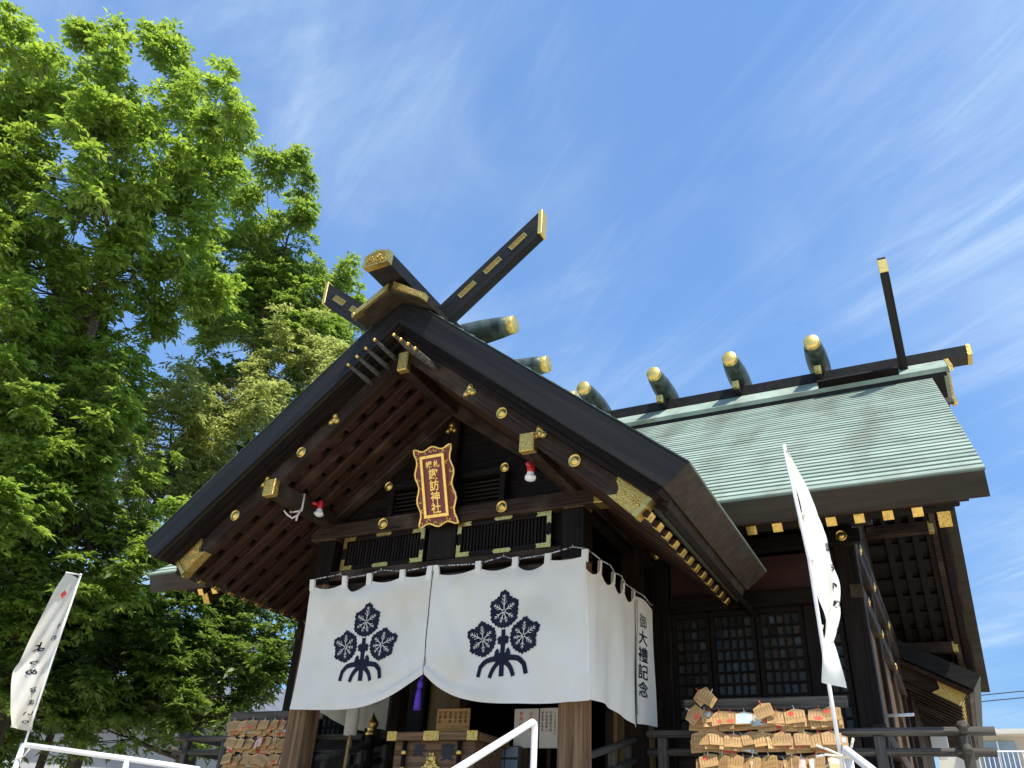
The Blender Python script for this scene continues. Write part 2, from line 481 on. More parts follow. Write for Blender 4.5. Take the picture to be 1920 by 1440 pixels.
# ------------------------------------------------------------------ PORCH
CA, SA = .773, .635
def zs(n, x):
    return (n-SA*abs(x))/CA
def slopeM(side, c):
    X = Vector((side*CA, 0, -SA)); Z = Vector((side*SA, 0, CA)); Y = Z.cross(X)
    return Matrix(((X.x, Y.x, Z.x, c[0]), (X.y, Y.y, Z.y, c[1]), (X.z, Y.z, Z.z, c[2]), (0, 0, 0, 1)))
def slab(name, pts, y0, y1, side, mt, parent, **k):
    """pts: outline in (x, z) for the right-hand slope; mirrored when side is -1; stored with local X down the slope"""
    n = len(pts)
    vs = [Vector((side*p[0], y0, p[1])) for p in pts]+[Vector((side*p[0], y1, p[1])) for p in pts]
    fs = [tuple(range(n-1, -1, -1)), tuple(range(n, 2*n))]+[(i, (i+1) % n, n+(i+1) % n, n+i) for i in range(n)]
    if side > 0:
        fs = [f[::-1] for f in fs]
    c = sum(vs, Vector())/len(vs)
    M = slopeM(side, c); Mi = M.inverted()
    return put(name, mesh([Mi @ v for v in vs], fs, mt), parent, M, **k)
porch = thing('shrine_porch', 'gabled entrance porch of dark wood with gold fittings in front of hall', 'shrine porch', (0, 0, FL))
YG = -1.184
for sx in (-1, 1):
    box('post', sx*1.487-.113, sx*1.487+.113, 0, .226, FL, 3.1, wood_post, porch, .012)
    box('dark_post_top', sx*1.487-.117, sx*1.487+.117, -.004, .230, 2.455, 2.968, wood_black, porch, .008)  # black wood box makes the upper front post darker than below
    box('post', sx*1.487-.10, sx*1.487+.10, 1.62, 1.82, FL, 3.1, wood_brown, porch, .012)
    beam('purlin', (sx*1.48, -1.0, 3.185), (sx*1.48, 2.6, 3.185), .135, .17, wood_brown, porch)
    beam('tie_beam', (sx*1.49, .23, 2.37), (sx*1.49, 1.62, 2.37), .10, .16, wood_brown, porch)
    beam('tie_beam', (sx*1.49, .23, 3.05), (sx*1.49, 1.62, 3.05), .10, .10, wood_black, porch)
    g = box('gold_cap', sx*1.48-.073, sx*1.48+.073, -1.045, -.965, 3.095, 3.275, gold_emb, porch, .008)
beam('ridge_purlin', (0, -1.0, 4.37), (0, 2.6, 4.37), .12, .20, wood_brown, porch)
box('gold_cap', -.062, .062, -1.05, -.965, 4.265, 4.49, gold_emb, porch, .012)
# front beams and windows
beam('front_beam', (-1.80, .06, 3.06), (1.80, .06, 3.06), .17, .17, wood_brown, porch, bev=.015)
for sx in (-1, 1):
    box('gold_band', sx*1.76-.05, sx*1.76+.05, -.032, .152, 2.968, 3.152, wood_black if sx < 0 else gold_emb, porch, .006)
beam('sill_beam', (-1.373, .06, 2.545), (1.373, .06, 2.545), .13, .10, wood_brown, porch, bev=.01)
beam('tie_beam', (-1.373, .08, 2.36), (1.373, .08, 2.36), .12, .18, wood_brown, porch, bev=.01)
box('back_board', -1.37, 1.37, .13, .15, 2.45, 2.97, wood_black, porch)
box('strut', -.17, .17, .03, .12, 2.60, 2.974, wood_black, porch, .012)
for sx in (-1, 1):
    x0, x1 = (.205, 1.25) if sx > 0 else (-1.25, -.205)
    z0, z1 = 2.605, 2.965
    fr = MB()
    t = .045
    fr.box(x0, x1, .025, .085, z1-t, z1); fr.box(x0, x1, .025, .085, z0, z0+t)
    fr.box(x0, x0+t, .026, .084, z0+t, z1-t); fr.box(x1-t, x1, .026, .084, z0+t, z1-t)
    win = fr.put('lattice_window', wood_black, porch)
    N = 25
    for i in range(N):
        xx = x0+t+(x1-x0-2*t)*(i+.5)/N
        box('slat', xx-.011, xx+.011, .045, .075, z0+t, z1-t, wood_black, win, .002)
    L = [(0, 0), (.16, 0), (.145, .02), (.16, .045), (.045, .045), (.045, .13), (.022, .115), (0, .13)]
    for cx, mx_ in ((x0, 1), (x1, -1)):
        for cz, mz in ((z0, 1), (z1, -1)):
            pts = [(cx+mx_*p[0]-mx_*.004, cz+mz*p[1]-mz*.004) for p in L]
            if mx_*mz < 0:
                pts = pts[::-1]
            prism_xz('gold_corner', pts, .012, .024, gold, win)
    xc = (x0+x1)/2
    pill = [(xc-.085, -.022), (xc+.085, -.022), (xc+.105, 0), (xc+.085, .022), (xc-.085, .022), (xc-.105, 0)]
    prism_xz('gold_plate', [(p[0], p[1]+z1-.005) for p in pill], .008, .024, gold, win)
    prism_xz('gold_plate', [(p[0], p[1]+z0+.012) for p in pill], .008, .024, gold, win)
    stud(porch, (sx*.725, -.026, 3.062), r=.066)
    stud(porch, (sx*.725, -.02, 3.50), r=.055)
# gable infill
prism_xz('gable_board', [(-1.45, 3.146), (1.45, 3.146), (0, 4.30)], .13, .16, wood_black, porch)
for sx in (-1, 1):
    beam('gable_chord', (sx*1.62, .06, 3.02+.14), (sx*.0, .06, 4.36), .13, .15, wood_brown, porch, up=(sx*SA, 0, CA))
    xa, xb = (.22, .66) if sx > 0 else (-.66, -.22)
    fr = MB()
    fr.box(xa-.03, xb+.06, -.01, .10, 3.46, 3.53); fr.box(xb if sx > 0 else xa-.06, xb+.06 if sx > 0 else xa, .0, .09, 3.15, 3.46)
    lv = fr.put('louvre_panel', wood_black, porch)
    for i in range(6):
        z = 3.185+.046*i
        beam('slat', (xa, .06, z), (xb, .06, z), .05, .016, wood_black, lv, up=(0, -.5, .87), bev=.002)
box('king_post', -.09, .09, .02, .12, 3.15, 4.25, wood_black, porch, .01)
flower(porch, (0.0, .015, 4.10))
# bargeboards, mouldings, rods
for sx in (-1, 1):
    slab('bargeboard', [(0, zs(3.42, 0)), (0, zs(3.59, 0)), (2.588, 2.504), (2.45, zs(3.42, 2.45))], -.98, -.91, sx, wood_brown, porch)
    slab('moulding', [(0, zs(3.585, 0)), (0, zs(3.635, 0)), (2.66, zs(3.635, 2.66)), (2.61, zs(3.585, 2.61))], -1.06, -.9, sx, wood_black, porch)
    slab('moulding', [(0, zs(3.633, 0)), (0, zs(3.687, 0)), (2.72, zs(3.687, 2.72)), (2.68, zs(3.633, 2.68))], -1.12, -.9, sx, wood_black, porch)
    pl = slab('gold_end_plate', [(2.312, 2.742), (2.590, 2.506), (2.455, 2.372), (2.222, zs(3.412, 2.222)), (2.30, zs(3.46, 2.30)), (2.318, zs(3.505, 2.318)), (2.30, zs(3.55, 2.30))],
              -1.0, -.90, sx, gold_emb, porch)
    slab('gold_rim', [(2.57, 2.525), (2.60, 2.500), (2.46, 2.364), (2.428, 2.386)], -1.015, -.895, sx, gold, pl)
    sc = MB()
    for k in range(9):
        u = 2.33+.20*rnd.random(); nn = 3.44+.12*rnd.random()
        ux = u
        cc = Vector((sx*ux, -1.003, zs(nn, ux)))
        a0 = rnd.random()*6.3
        sc.tube([cc+Vector((math.cos(a0+j*.75)*(.008+.0042*j), 0, math.sin(a0+j*.75)*(.008+.0042*j))) for j in range(6)], .005, 5)
    sc.put('gold_scroll', gold, pl, True)
    for x, nn in ((1.186, 3.505), (1.925, 3.505)):
        stud(porch, (sx*x, -.98, zs(nn, x)), r=.062)
    flower(porch, (sx*.815, -.98, zs(3.51, .815)))
    flower(porch, (sx*1.58, -.98, zs(3.535, 1.58)))
    for k in range(4):
        x = .118+.094*k
        z = zs(3.50, x)+.02
        me = CACHE.get('rod')
        if me is None:
            me = CACHE['rod'] = lathe_me([(.027, 0), (.027, .12), (.015, .40)], 10, wood_grey)
            CACHE['tip'] = lathe_me([(.017, .385), (.019, .40), (.019, .42), (.012, .434), (.003, .438)], 10, gold)
        r = put('rod', me, porch, T(sx*x, -.975, z) @ Matrix.Rotation(R_(90), 4, 'X'))
        put('gold_tip', CACHE['tip'], r, W[r])
# roof body
RX, RZ = 2.948, 2.684
for sx in (-1, 1):
    prof = [(0, 5.02), (.36, 4.812), (RX, RZ), (2.738, 2.518), (0, 4.767)]
    rf = slab('roof', prof, YG+.03, 1.646, sx, copper_dark, porch)
    slab('roof', [(0, 5.02), (.36, 4.812), (1.75, zs(3.948, 1.75)), (1.75, zs(3.69, 1.75)), (0, 4.767)], 1.648, 3.5, sx, copper_dark, porch)
    vb = slab('verge_board', [(0, 5.024), (.36, 4.816), (RX+.004, RZ+.003), (2.74, 2.514), (0, 4.764)], YG, YG+.028, sx, copper_black, porch)
    slab('drip_edge', [(.36, 4.812), (RX, RZ+.003), (RX+.006, RZ+.010), (.36, 4.822)], YG-.006, 1.64, sx, patina_log, porch)
    # soffit deck, battens, rafters
    slab('soffit_board', [(.02, zs(3.55, .02)), (.02, zs(3.60, .02)), (2.70, zs(3.60, 2.70)), (2.66, zs(3.55, 2.66))], -.905, 2.6, sx, wood_black, porch)
    for k in range(12):
        s0 = .10+.262*k
        x0 = s0*CA; x1 = (s0+.155)*CA
        y1 = 2.2 if x1 < 2.1 else 1.63
        slab('batten', [(x0, zs(3.482, x0)), (x0, zs(3.549, x0)), (x1, zs(3.549, x1)), (x1, zs(3.482, x1))], -.90, y1, sx, wood_red, porch)
    slab('eave_fillet', [(2.56, zs(3.525, 2.56)), (2.56, zs(3.60, 2.56)), (2.655, zs(3.60, 2.655)), (2.63, zs(3.525, 2.63))], -.90, 1.64, sx, copper_dark, porch)
    slab('eave_fillet', [(2.61, zs(3.60, 2.61)), (2.61, zs(3.687, 2.61)), (2.715, zs(3.687, 2.715)), (2.685, zs(3.60, 2.685))], -.90, 1.645, sx, wood_brown, porch)
    for k in range(12):
        y = -.845+.222*k-.05
        a = Vector((sx*.08, y, zs(3.468, .08))); b = Vector((sx*2.545, y, zs(3.468, 2.545)))
        r = beam('rafter', a, b, .115, .060, wood_red, porch, up=(sx*SA, 0, CA))
        d = (b-a).normalized()
        beam('gold_cap', b-d*.03, b+d*.012, .088, .072, gold, r, up=(sx*SA, 0, CA), bev=.003)
    # copper courses on the slope
    NC = 20
    Ls = (RX-.40)/CA
    for k in range(NC):
        xa = RX-(RX-.40)*k/NC; xb = xa-(RX-.40)/NC*.72
        za, zb = zs(3.948, xa), zs(3.948, xb)
        yv = max(1.65, .6+(za-3.08)/.778+.15)
        slab('copper_course', [(xa, za), (xa+.006, za+.018), (xb, zb+.012), (xb, zb)], YG+.012, yv, sx, patina, rf)
# ridge: flared cap, ridge beam, logs, forked boards
cap = prism_xz('ridge_cap', [(-.43, 4.80), (-.445, 4.85), (-.03, 5.135), (.03, 5.135), (.445, 4.85), (.43, 4.80), (0, 5.03)], -1.40, 3.9, copper_dark, porch)
for sx in (-1, 1):
    slab('gold_band', [(.03, 5.045), (.03, 5.133), (.45, 4.853), (.434, 4.795)], -1.425, -1.385, sx, gold_emb, cap)
    slab('gold_band', [(.42, 4.79), (.43, 4.86), (.458, 4.848), (.44, 4.786)], -1.43, -1.36, sx, gold, cap)
    slab('gold_rim', [(.03, 5.035), (.03, 5.053), (.44, 4.806), (.436, 4.790)], -1.432, -1.36, sx, gold, cap)
BP = [(-.145, 5.145), (.145, 5.145), (.150, 5.285), (0, 5.335), (-.150, 5.285)]
rb = prism_xz('ridge_beam', BP, -1.66, 3.95, copper_black, porch)
def scale_pts(pts, s, c):
    return [(c[0]+(p[0]-c[0])*s, c[1]+(p[1]-c[1])*s) for p in pts]
gb = prism_xz('gold_end', scale_pts(BP, 1.05, (0, 5.235)), -1.72, -1.645, gold, rb)
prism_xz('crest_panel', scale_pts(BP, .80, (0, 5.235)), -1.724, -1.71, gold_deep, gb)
rel = MB()
for k in range(11):
    cc = Vector((-.085+.017*k, -1.727, 5.215+.035*math.sin(k*1.1)))
    rel.tube([cc+Vector((math.cos(j)*(.010+.002*j), 0, math.sin(j)*(.010+.002*j))) for j in range(5)], .006, 5)
rel.put('gold_relief', gold, gb, True)
def log_me():
    if 'log' not in CACHE:
        CACHE['log'] = lathe_me([(.112, -.66), (.140, -.50), (.164, -.25), (.172, 0), (.164, .25), (.140, .50), (.112, .66)], 20, patina_log)
        CACHE['lcap'] = lathe_me([(.122, .60), (.122, .61), (.118, .676), (.110, .684), (.004, .690)], 20, gold_leaf)
    return CACHE['log']
def ridge_log(parent, M):
    l = put('ridge_log', log_me(), parent, M)
    for s in (0, 180):
        put('gold_cap', CACHE['lcap'], l, M @ Matrix.Rotation(R_(s), 4, 'X'))
    return l
for k in range(3):
    ridge_log(porch, T(0, .083+.935*k, 5.385) @ Matrix.Rotation(R_(90), 4, 'Y') @ Matrix.Diagonal((.90, .90, 1, 1)))
    beam('billet', (-.22, .083+.935*k, 5.19), (.22, .083+.935*k, 5.19), .07, .07, copper_black, porch)
def finial(parent, M, n_open=3, tip=.325):
    """forked roof finial board in its own frame: local X outward, Z up, Y thickness; M places the crossing point"""
    t = .81
    lo = [(.05, -.16), (1.475, 1.015)]
    pts = [(.05, -.17), (1.475, .985), (1.475, 1.300), (.05, .150)]
    n = len(pts)
    vs = [(p[0], -.055, p[1]) for p in pts]+[(p[0], .055, p[1]) for p in pts]
    fs = [tuple(range(n)), tuple(range(2*n-1, n-1, -1))]+[(i, n+i, n+(i+1) % n, (i+1) % n) for i in range(n)]
    ux = Vector((.777, 0, .629)); uz = Vector((-.629, 0, .777))
    cx = Vector((.76, 0, .565))
    Q = Matrix(((ux.x, 0, uz.x, cx.x), (0, 1, 0, 0), (ux.z, 0, uz.z, cx.z), (0, 0, 0, 1)))
    Qi = Q.inverted()
    f = put('forked_finial', mesh([Qi @ Vector(v) for v in vs], [g[::-1] for g in fs], copper_black), parent, M @ Q)
    put('gold_tip', box_me(.05, .126, tip, gold_leaf, .006), f, M @ T(1.470, 0, 1.305-tip/2 - (0 if tip > .3 else .05)))
    for dn in (-.045, .05):
        put('ridge_strip', box_me(1.60, .118, .012, copper_black, .002), f, M @ Q @ T(0, 0, dn))
    for k in range(n_open):
        s = .60-.37*k
        g = MB()
        g.box(-.115, .115, -.061, .061, .026, .036); g.box(-.115, .115, -.061, .061, -.036, -.026)
        g.box(-.115, -.103, -.061, .061, -.026, .026); g.box(.103, .115, -.061, .061, -.026, .026)
        put('gold_frame', mesh(g.v, g.f, gold), f, M @ Q @ T(s, 0, .01))
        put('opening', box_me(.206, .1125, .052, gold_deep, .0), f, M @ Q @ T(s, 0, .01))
    return f
PZ = 4.685
finial(porch, T(0, -.90, PZ))
finial(porch, T(0, -.785, PZ) @ Matrix.Rotation(math.pi, 4, 'Z'))
# side and inside pieces seen below the curtain
box('floor', -1.9, 1.9, -.6, 2.2, FL-.10, FL+.0, wood_grey, porch, .01)
# ------------------------------------------------------------------ WORSHIP HALL
hall = thing('worship_hall', 'wide shrine hall with green copper roof and ridge logs behind the porch', 'shrine hall', (0, 5.2, FL))
EY, EZ, RY, RZh, HX = .60, 3.076, 5.161, 6.625, 5.025
HS, HC = .61419, .78916          # roof normal (front slope): (0, -HS, HC)
def hz(y):
    return EZ+(y-EY)*(RZh-EZ)/(RY-EY)
def porch_half(z):
    return max(0.0, (5.105-z)/.8215)
def hslope(name, y0, n0, y1, n1, x0, x1, mt, parent, back=False, **k):
    """strip between slope positions: n is the offset along the roof normal at lower (y0) and upper (y1) edge: ((lo,hi),(lo,hi))"""
    f = lambda y, n: Vector((0, y-HS*n, hz(y)+HC*n))
    q = [f(y0, n0[0]), f(y0, n0[1]), f(y1, n1[1]), f(y1, n1[0])]
    if back:
        for v in q:
            v.y = 2*RY-v.y
    vs = [Vector((x0, v.y, v.z)) for v in q]+[Vector((x1, v.y, v.z)) for v in q]
    fs = [(3, 2, 1, 0), (4, 5, 6, 7), (0, 1, 5, 4), (1, 2, 6, 5), (2, 3, 7, 6), (3, 0, 4, 7)]
    return world_mesh(name, vs, fs, mt, parent, **k)
# roof body: three thick copper-clad pieces, courses lie on top
TH = -.27
roof = hslope('roof', 3.35, (TH, -.012), RY, (TH, -.012), -HX+.01, HX-.01, copper_dark, hall)
for sx in (-1, 1):
    a, b = sorted((sx*2.35, sx*(HX-.01)))
    # eave block, sloping cut at the lower edge
    vs = []
    for x in (a, b):
        vs += [(x, EY+.004, EZ-.012), (x, 3.35, hz(3.35)-.015), (x, 3.35-HS*TH, hz(3.35)+HC*TH), (x, EY+.10, EZ-.215), (x, EY+.085, EZ-.205)]
    fs = [(0, 1, 2, 3, 4), (9, 8, 7, 6, 5), (0, 5, 6, 1), (1, 6, 7, 2), (2, 7, 8, 3), (3, 8, 9, 4), (4, 9, 5, 0)]
    world_mesh('roof', vs, fs, copper_dark, hall)
world_mesh('roof', [(-HX+.01, RY, RZh), (HX-.01, RY, RZh), (HX-.01, 2*RY-EY, EZ), (-HX+.01, 2*RY-EY, EZ),
                    (-HX+.01, RY, RZh-.34), (HX-.01, RY, RZh-.34), (HX-.01, 2*RY-EY-.1, EZ-.21), (-HX+.01, 2*RY-EY-.1, EZ-.21)],
           [(0, 1, 2, 3), (7, 6, 5, 4), (0, 4, 5, 1), (1, 5, 6, 2), (2, 6, 7, 3), (3, 7, 4, 0)], copper_dark, hall)
NCR = 40
for k in range(NCR):
    ya = EY+(RY-EY)*k/NCR
    yb = EY+(RY-EY)*(k+1)/NCR+.02
    zlow = hz(ya)
    ph = porch_half(zlow)-.18
    jig = [rnd.uniform(-.002, .003) for _ in range(2)]
    spans = [(-HX, HX)] if ph < .2 else [(-HX, -ph), (ph, HX)]
    for x0, x1 in spans:
        hslope('copper_course', ya, (-.004, .020+jig[0]), ya+(yb-ya)*.66, (-.004, .014), x0, x1, patina, roof)
        hslope('course_groove', ya-.005, (-.0115, .0), min(yb, RY), (-.0115, -.0), x0, x1, patina_dark, roof)
# verge edges and hidden undersides
for sx in (-1, 1):
    xs = sorted((sx*2.4, sx*4.74))
    hslope('soffit_board', EY+.32, (-.46, -.40), RY, (-.46, -.40), xs[0], xs[1], wood_black, hall)
    hslope('eave_moulding', EY+.17, (-.33, -.20), EY+.50, (-.33, -.20), sorted((sx*2.4, sx*4.87))[0], sorted((sx*2.4, sx*4.87))[1], wood_brown, hall)
    hslope('eave_moulding', EY+.27, (-.40, -.33), EY+.60, (-.40, -.33), sorted((sx*2.4, sx*4.80))[0], sorted((sx*2.4, sx*4.80))[1], wood_black, hall)
    for back in (False, True):
        a, b = sorted((sx*4.62, sx*4.70))
        bb = hslope('bargeboard', EY+.42, (-.62, -.40), RY, (-.62, -.40), a, b, wood_brown, hall, back)
        a2, b2 = sorted((sx*4.60, sx*4.87))
        hslope('moulding', EY+.2, (-.335, -.26), RY, (-.335, -.26), a2, b2, wood_brown, hall, back)
        a2, b2 = sorted((sx*4.60, sx*4.79))
        hslope('moulding', EY+.25, (-.40, -.333), RY, (-.40, -.333), a2, b2, wood_black, hall, back)
        a3, b3 = sorted((sx*4.605, sx*4.715))
        hslope('gold_end', EY+.385, (-.635, -.39), EY+.56, (-.635, -.39), a3, b3, gold_emb, bb, back)
    # gable-side soffit of the back slope with its rafters and cross boards
    a, b = sorted((sx*3.5, sx*4.62))
    hslope('soffit_board', EY+.35, (-.50, -.44), RY, (-.50, -.44), a, b, wood_black, hall, True)
    for k in range(5):
        xx = sx*(3.98+.20*k)
        hslope('rafter', EY+.45, (-.58, -.52), RY-.05, (-.58, -.52), xx-.045, xx+.045, wood_black, hall, True)
    for k in range(17):
        y0 = EY+.55+.26*k
        hslope('batten', y0, (-.525, -.498), y0+.17, (-.545, -.498), a, b, wood_black, hall, True)
    for yy in (6.6, 8.4):
        zb = hz(2*RY-yy)-.75
        beam('purlin', (sx*3.7, yy, zb), (sx*4.64, yy, zb), .15, .17, wood_brown, hall)
        box('gold_cap', *sorted((sx*4.58, sx*4.66)), yy-.08, yy+.08, zb-.09, zb+.09, gold_emb, hall)
# eave rafters with gilt ends
gx0, gd = 4.445, .248
xs = []
i = 0
while gx0-gd*i > 2.35:
    xs.append(gx0-gd*i); i += 1
for x in xs:
    for sx in (-1, 1):
        f = lambda y, n: Vector((sx*x, y-HS*n, hz(y)+HC*n))
        b = Vector((sx*x, 1.035, 2.925)); d = Vector((0, HC, HS))
        r = beam('rafter', b, b+d*2.0, .085, .085, wood_brown, hall)
        beam('gold_cap', b-d*.012, b+d*.03, .092, .092, gold, r, bev=.003)
        
# ridge
capz = RZh
prism_yz('ridge_cap', [(RY-.52, capz-.31), (RY-.55, capz-.25), (RY-.14, capz+.10), (RY+.14, capz+.10), (RY+.55, capz-.25), (RY+.52, capz-.31), (RY, capz+.02)], -5.28, 5.28, patina, hall)
prism_yz('ridge_skirt', [(RY-.50, capz-.37), (RY-.515, capz-.28), (RY, capz+.05), (RY+.515, capz-.28), (RY+.50, capz-.37), (RY, capz-.02)], -5.22, 5.22, copper_black, hall)
HB = [(RY-.15, capz+.105), (RY+.15, capz+.105), (RY+.155, capz+.27), (RY, capz+.32), (RY-.155, capz+.27)]
hb = prism_yz('ridge_beam', HB, -5.60, 5.60, copper_black, hall)
for sx in (-1, 1):
    prism_yz('gold_end', scale_pts(HB, 1.06, (RY, capz+.205)), *sorted((sx*5.57, sx*5.63)), gold_emb, hb)
    for s2 in (-1, 1):
        pts = [(RY+s2*.56, capz-.33), (RY+s2*.57, capz-.25), (RY+s2*.14, capz+.112), (RY+s2*.14, capz+.03)]
        prism_yz('gold_band', pts, *sorted((sx*5.255, sx*5.31)), gold_emb, hall)
    for k in range(4):
        yk = RY-.60-.075*k
        beam('rod', (sx*4.7, yk, hz(yk)-.33), (sx*5.22, yk, hz(yk)-.33), .04, .04, wood_grey, hall)
        beam('gold_tip', (sx*5.19, yk, hz(yk)-.33), (sx*5.24, yk, hz(yk)-.33), .046, .046, gold, hall, bev=.004)
for i in range(-3, 4):
    x = -.277+1.265*i + (0 if i >= 0 else .55 if i == -3 else .2)
    M = T(x, RY-.05, capz+.50) @ Matrix.Rotation(R_(90), 4, 'X') @ Matrix.Rotation(R_(90), 4, 'Z')
    ridge_log(hall, M)
    beam('billet', (x, RY-.40, capz+.17), (x, RY+.40, capz+.17), .09, .10, copper_black, hall)
    for s in (-1, 1):
        box('gold_cap', x-.052, x+.052, RY+s*.41-.04, RY+s*.41+.04, capz+.11, capz+.228, gold, hall, .006)
for sx in (-1, 1):
    for s, dx in ((-1, 0), (1, .115)):
        finial(hall, T(sx*(4.70-dx), RY, capz-.10) @ Matrix.Rotation(R_(90)*s, 4, 'Z'), 0, .23)
# walls
WX, WY = 3.784, 2.31
for x in (-3.67, -1.60, 1.60, 3.67):
    box('post', x-.115, x+.115, WY, WY+.23, FL, 3.5, wood_black, hall, .012)
for x in (-3.67, 3.67):
    for y in (4.2, 6.1, 8.0):
        box('post', x-.10, x+.10, y-.1, y+.1, FL, 3.5, wood_brown, hall, .01)
    s = 1 if x > 0 else -1
    pts = [(WY+.1, FL), (8.0, FL), (8.0, 3.3), (9.0, 3.2), (RY, hz(RY)-.62), (WY-.9, 3.2), (WY+.1, 3.25)]
    prism_yz('side_wall', [(WY+.1, FL), (8.0, FL), (8.0, 3.42), (RY, 5.95), (WY+.1, 3.42)], x-.05, x+.02, wood_brown, hall)
    for z, h in ((3.20, .17), (2.62, .14), (1.25, .14), (3.44, .12)):
        beam('rail_beam', (x+s*.06, WY-.02, z), (x+s*.06, 8.1, z), .13, h, wood_brown, hall)
    for yy in (2.75, 4.2, 6.1):
        stud(hall, (x+s*.126, yy, 3.2), (s, 0, 0), .06)
        stud(hall, (x+s*.126, yy, 2.62), (s, 0, 0), .05)
    for k in range(8):
        box('wall_plank', *sorted((x+s*.021, x+s*.045)), 2.6+.66*k, 3.245+.66*k, 1.33, 2.54, wood_post, hall, .006)
for sx in (-1, 1):
    beam('lintel', (sx*1.3, WY-.03, 3.40), (sx*4.0, WY-.03, 3.40), .16, .14, wood_black, hall)
    beam('lintel', (sx*1.49, WY-.03, 3.20), (sx*3.86, WY-.03, 3.20), .10, .16, wood_black, hall)
    beam('lintel', (sx*1.72, WY+.02, 2.60), (sx*3.55, WY+.02, 2.60), .14, .17, wood_black, hall)
    beam('sill', (sx*1.72, WY+.02, 1.13), (sx*3.55, WY+.02, 1.13), .14, .14, wood_brown, hall)
    stud(hall, (sx*3.67, WY-.085, 3.20), r=.062)
    stud(hall, (sx*1.60, WY-.085, 3.20), r=.062)
    box('red_panel', *sorted((sx*1.72, sx*3.55)), WY+.06, WY+.09, 2.69, 3.10, red_board, hall)
    box('wall_board', *sorted((sx*1.72, sx*3.55)), WY+.03, WY+.06, FL, 1.06, wood_brown, hall)
    box('post', *sorted((sx*3.16, sx*3.30)), WY, WY+.12, 1.20, 2.515, wood_black, hall, .01)
    # three lattice doors, each with glass behind its bars
    for x0, x1 in ((1.72, 2.14), (2.155, 2.645), (2.66, 3.155), (3.305, 3.545)):
        a, b = sorted((sx*x0, sx*x1))
        fr = MB()
        fr.box(a, b, WY+.03, WY+.075, 2.46, 2.514); fr.box(a, b, WY+.03, WY+.075, 1.205, 1.27)
        fr.box(a, a+.045, WY+.031, WY+.074, 1.27, 2.46); fr.box(b-.045, b, WY+.031, WY+.074, 1.27, 2.46)
        d = fr.put('lattice_door', wood_black, hall)
        box('glass_pane', a+.04, b-.04, WY+.08, WY+.086, 1.25, 2.48, glass_dark, d, 0)
        nv = max(2, round((b-a)/.105))
        for i in range(1, nv):
            xx = a+.045+(b-a-.09)*i/nv
            box('bar', xx-.010, xx+.010, WY+.040, WY+.066, 1.27, 2.46, wood_black, d, .002)
        for j in range(1, 10):
            z = 1.27+1.19*j/10
            box('bar', a+.045, b-.045, WY+.044, WY+.062, z-.010, z+.010, wood_black, d, .002)
        # papers and shelves standing behind the glass
        for j in range(10):
            for i in range(nv):
                if rnd.random() < .55:
                    xx = a+.045+(b-a-.09)*(i+.5)/nv; z = 1.27+1.19*(j+.45)/10
                    box('glass_picture', xx-.034, xx+.034, WY+.074, WY+.078, z-.042, z+.038, rnd.choice((gl_pic_a, gl_pic_b, gl_pic_c)), d, 0)
# dark room behind the open doors
box('room_wall', -3.6, 3.6, 6.3, 6.4, FL, 3.4, wood_black, hall)
box('room_ceiling', -3.62, 3.62, WY+.24, 7.9, 3.3, 3.38, wood_black, hall)
box('room_floor', -3.6, 3.6, WY, 6.3, FL+.3, FL+.36, wood_ochre, hall)
beam('lintel', (-1.48, WY+.1, 2.30), (1.48, WY+.1, 2.30), .14, .16, wood_brown, hall)
box('transom_board', -1.48, 1.48, WY+.05, WY+.08, 2.385, 3.3, wood_black, hall)
for x in (-.95, .95):
    box('door_jamb', x-.05, x+.05, WY+.05, WY+.15, FL+.36, 2.22, wood_brown, hall)
for sx in (-1, 1):
    box('ochre_panel', *sorted((sx*1.0, sx*1.48)), WY+.10, WY+.12, FL+.36, 2.22, wood_ochre, hall)
# white rod bracket on the right side wall
tube('white_rod', [(3.75, 3.0, 1.50), (4.03, 2.95, 1.50)], .016, white_paint, hall)

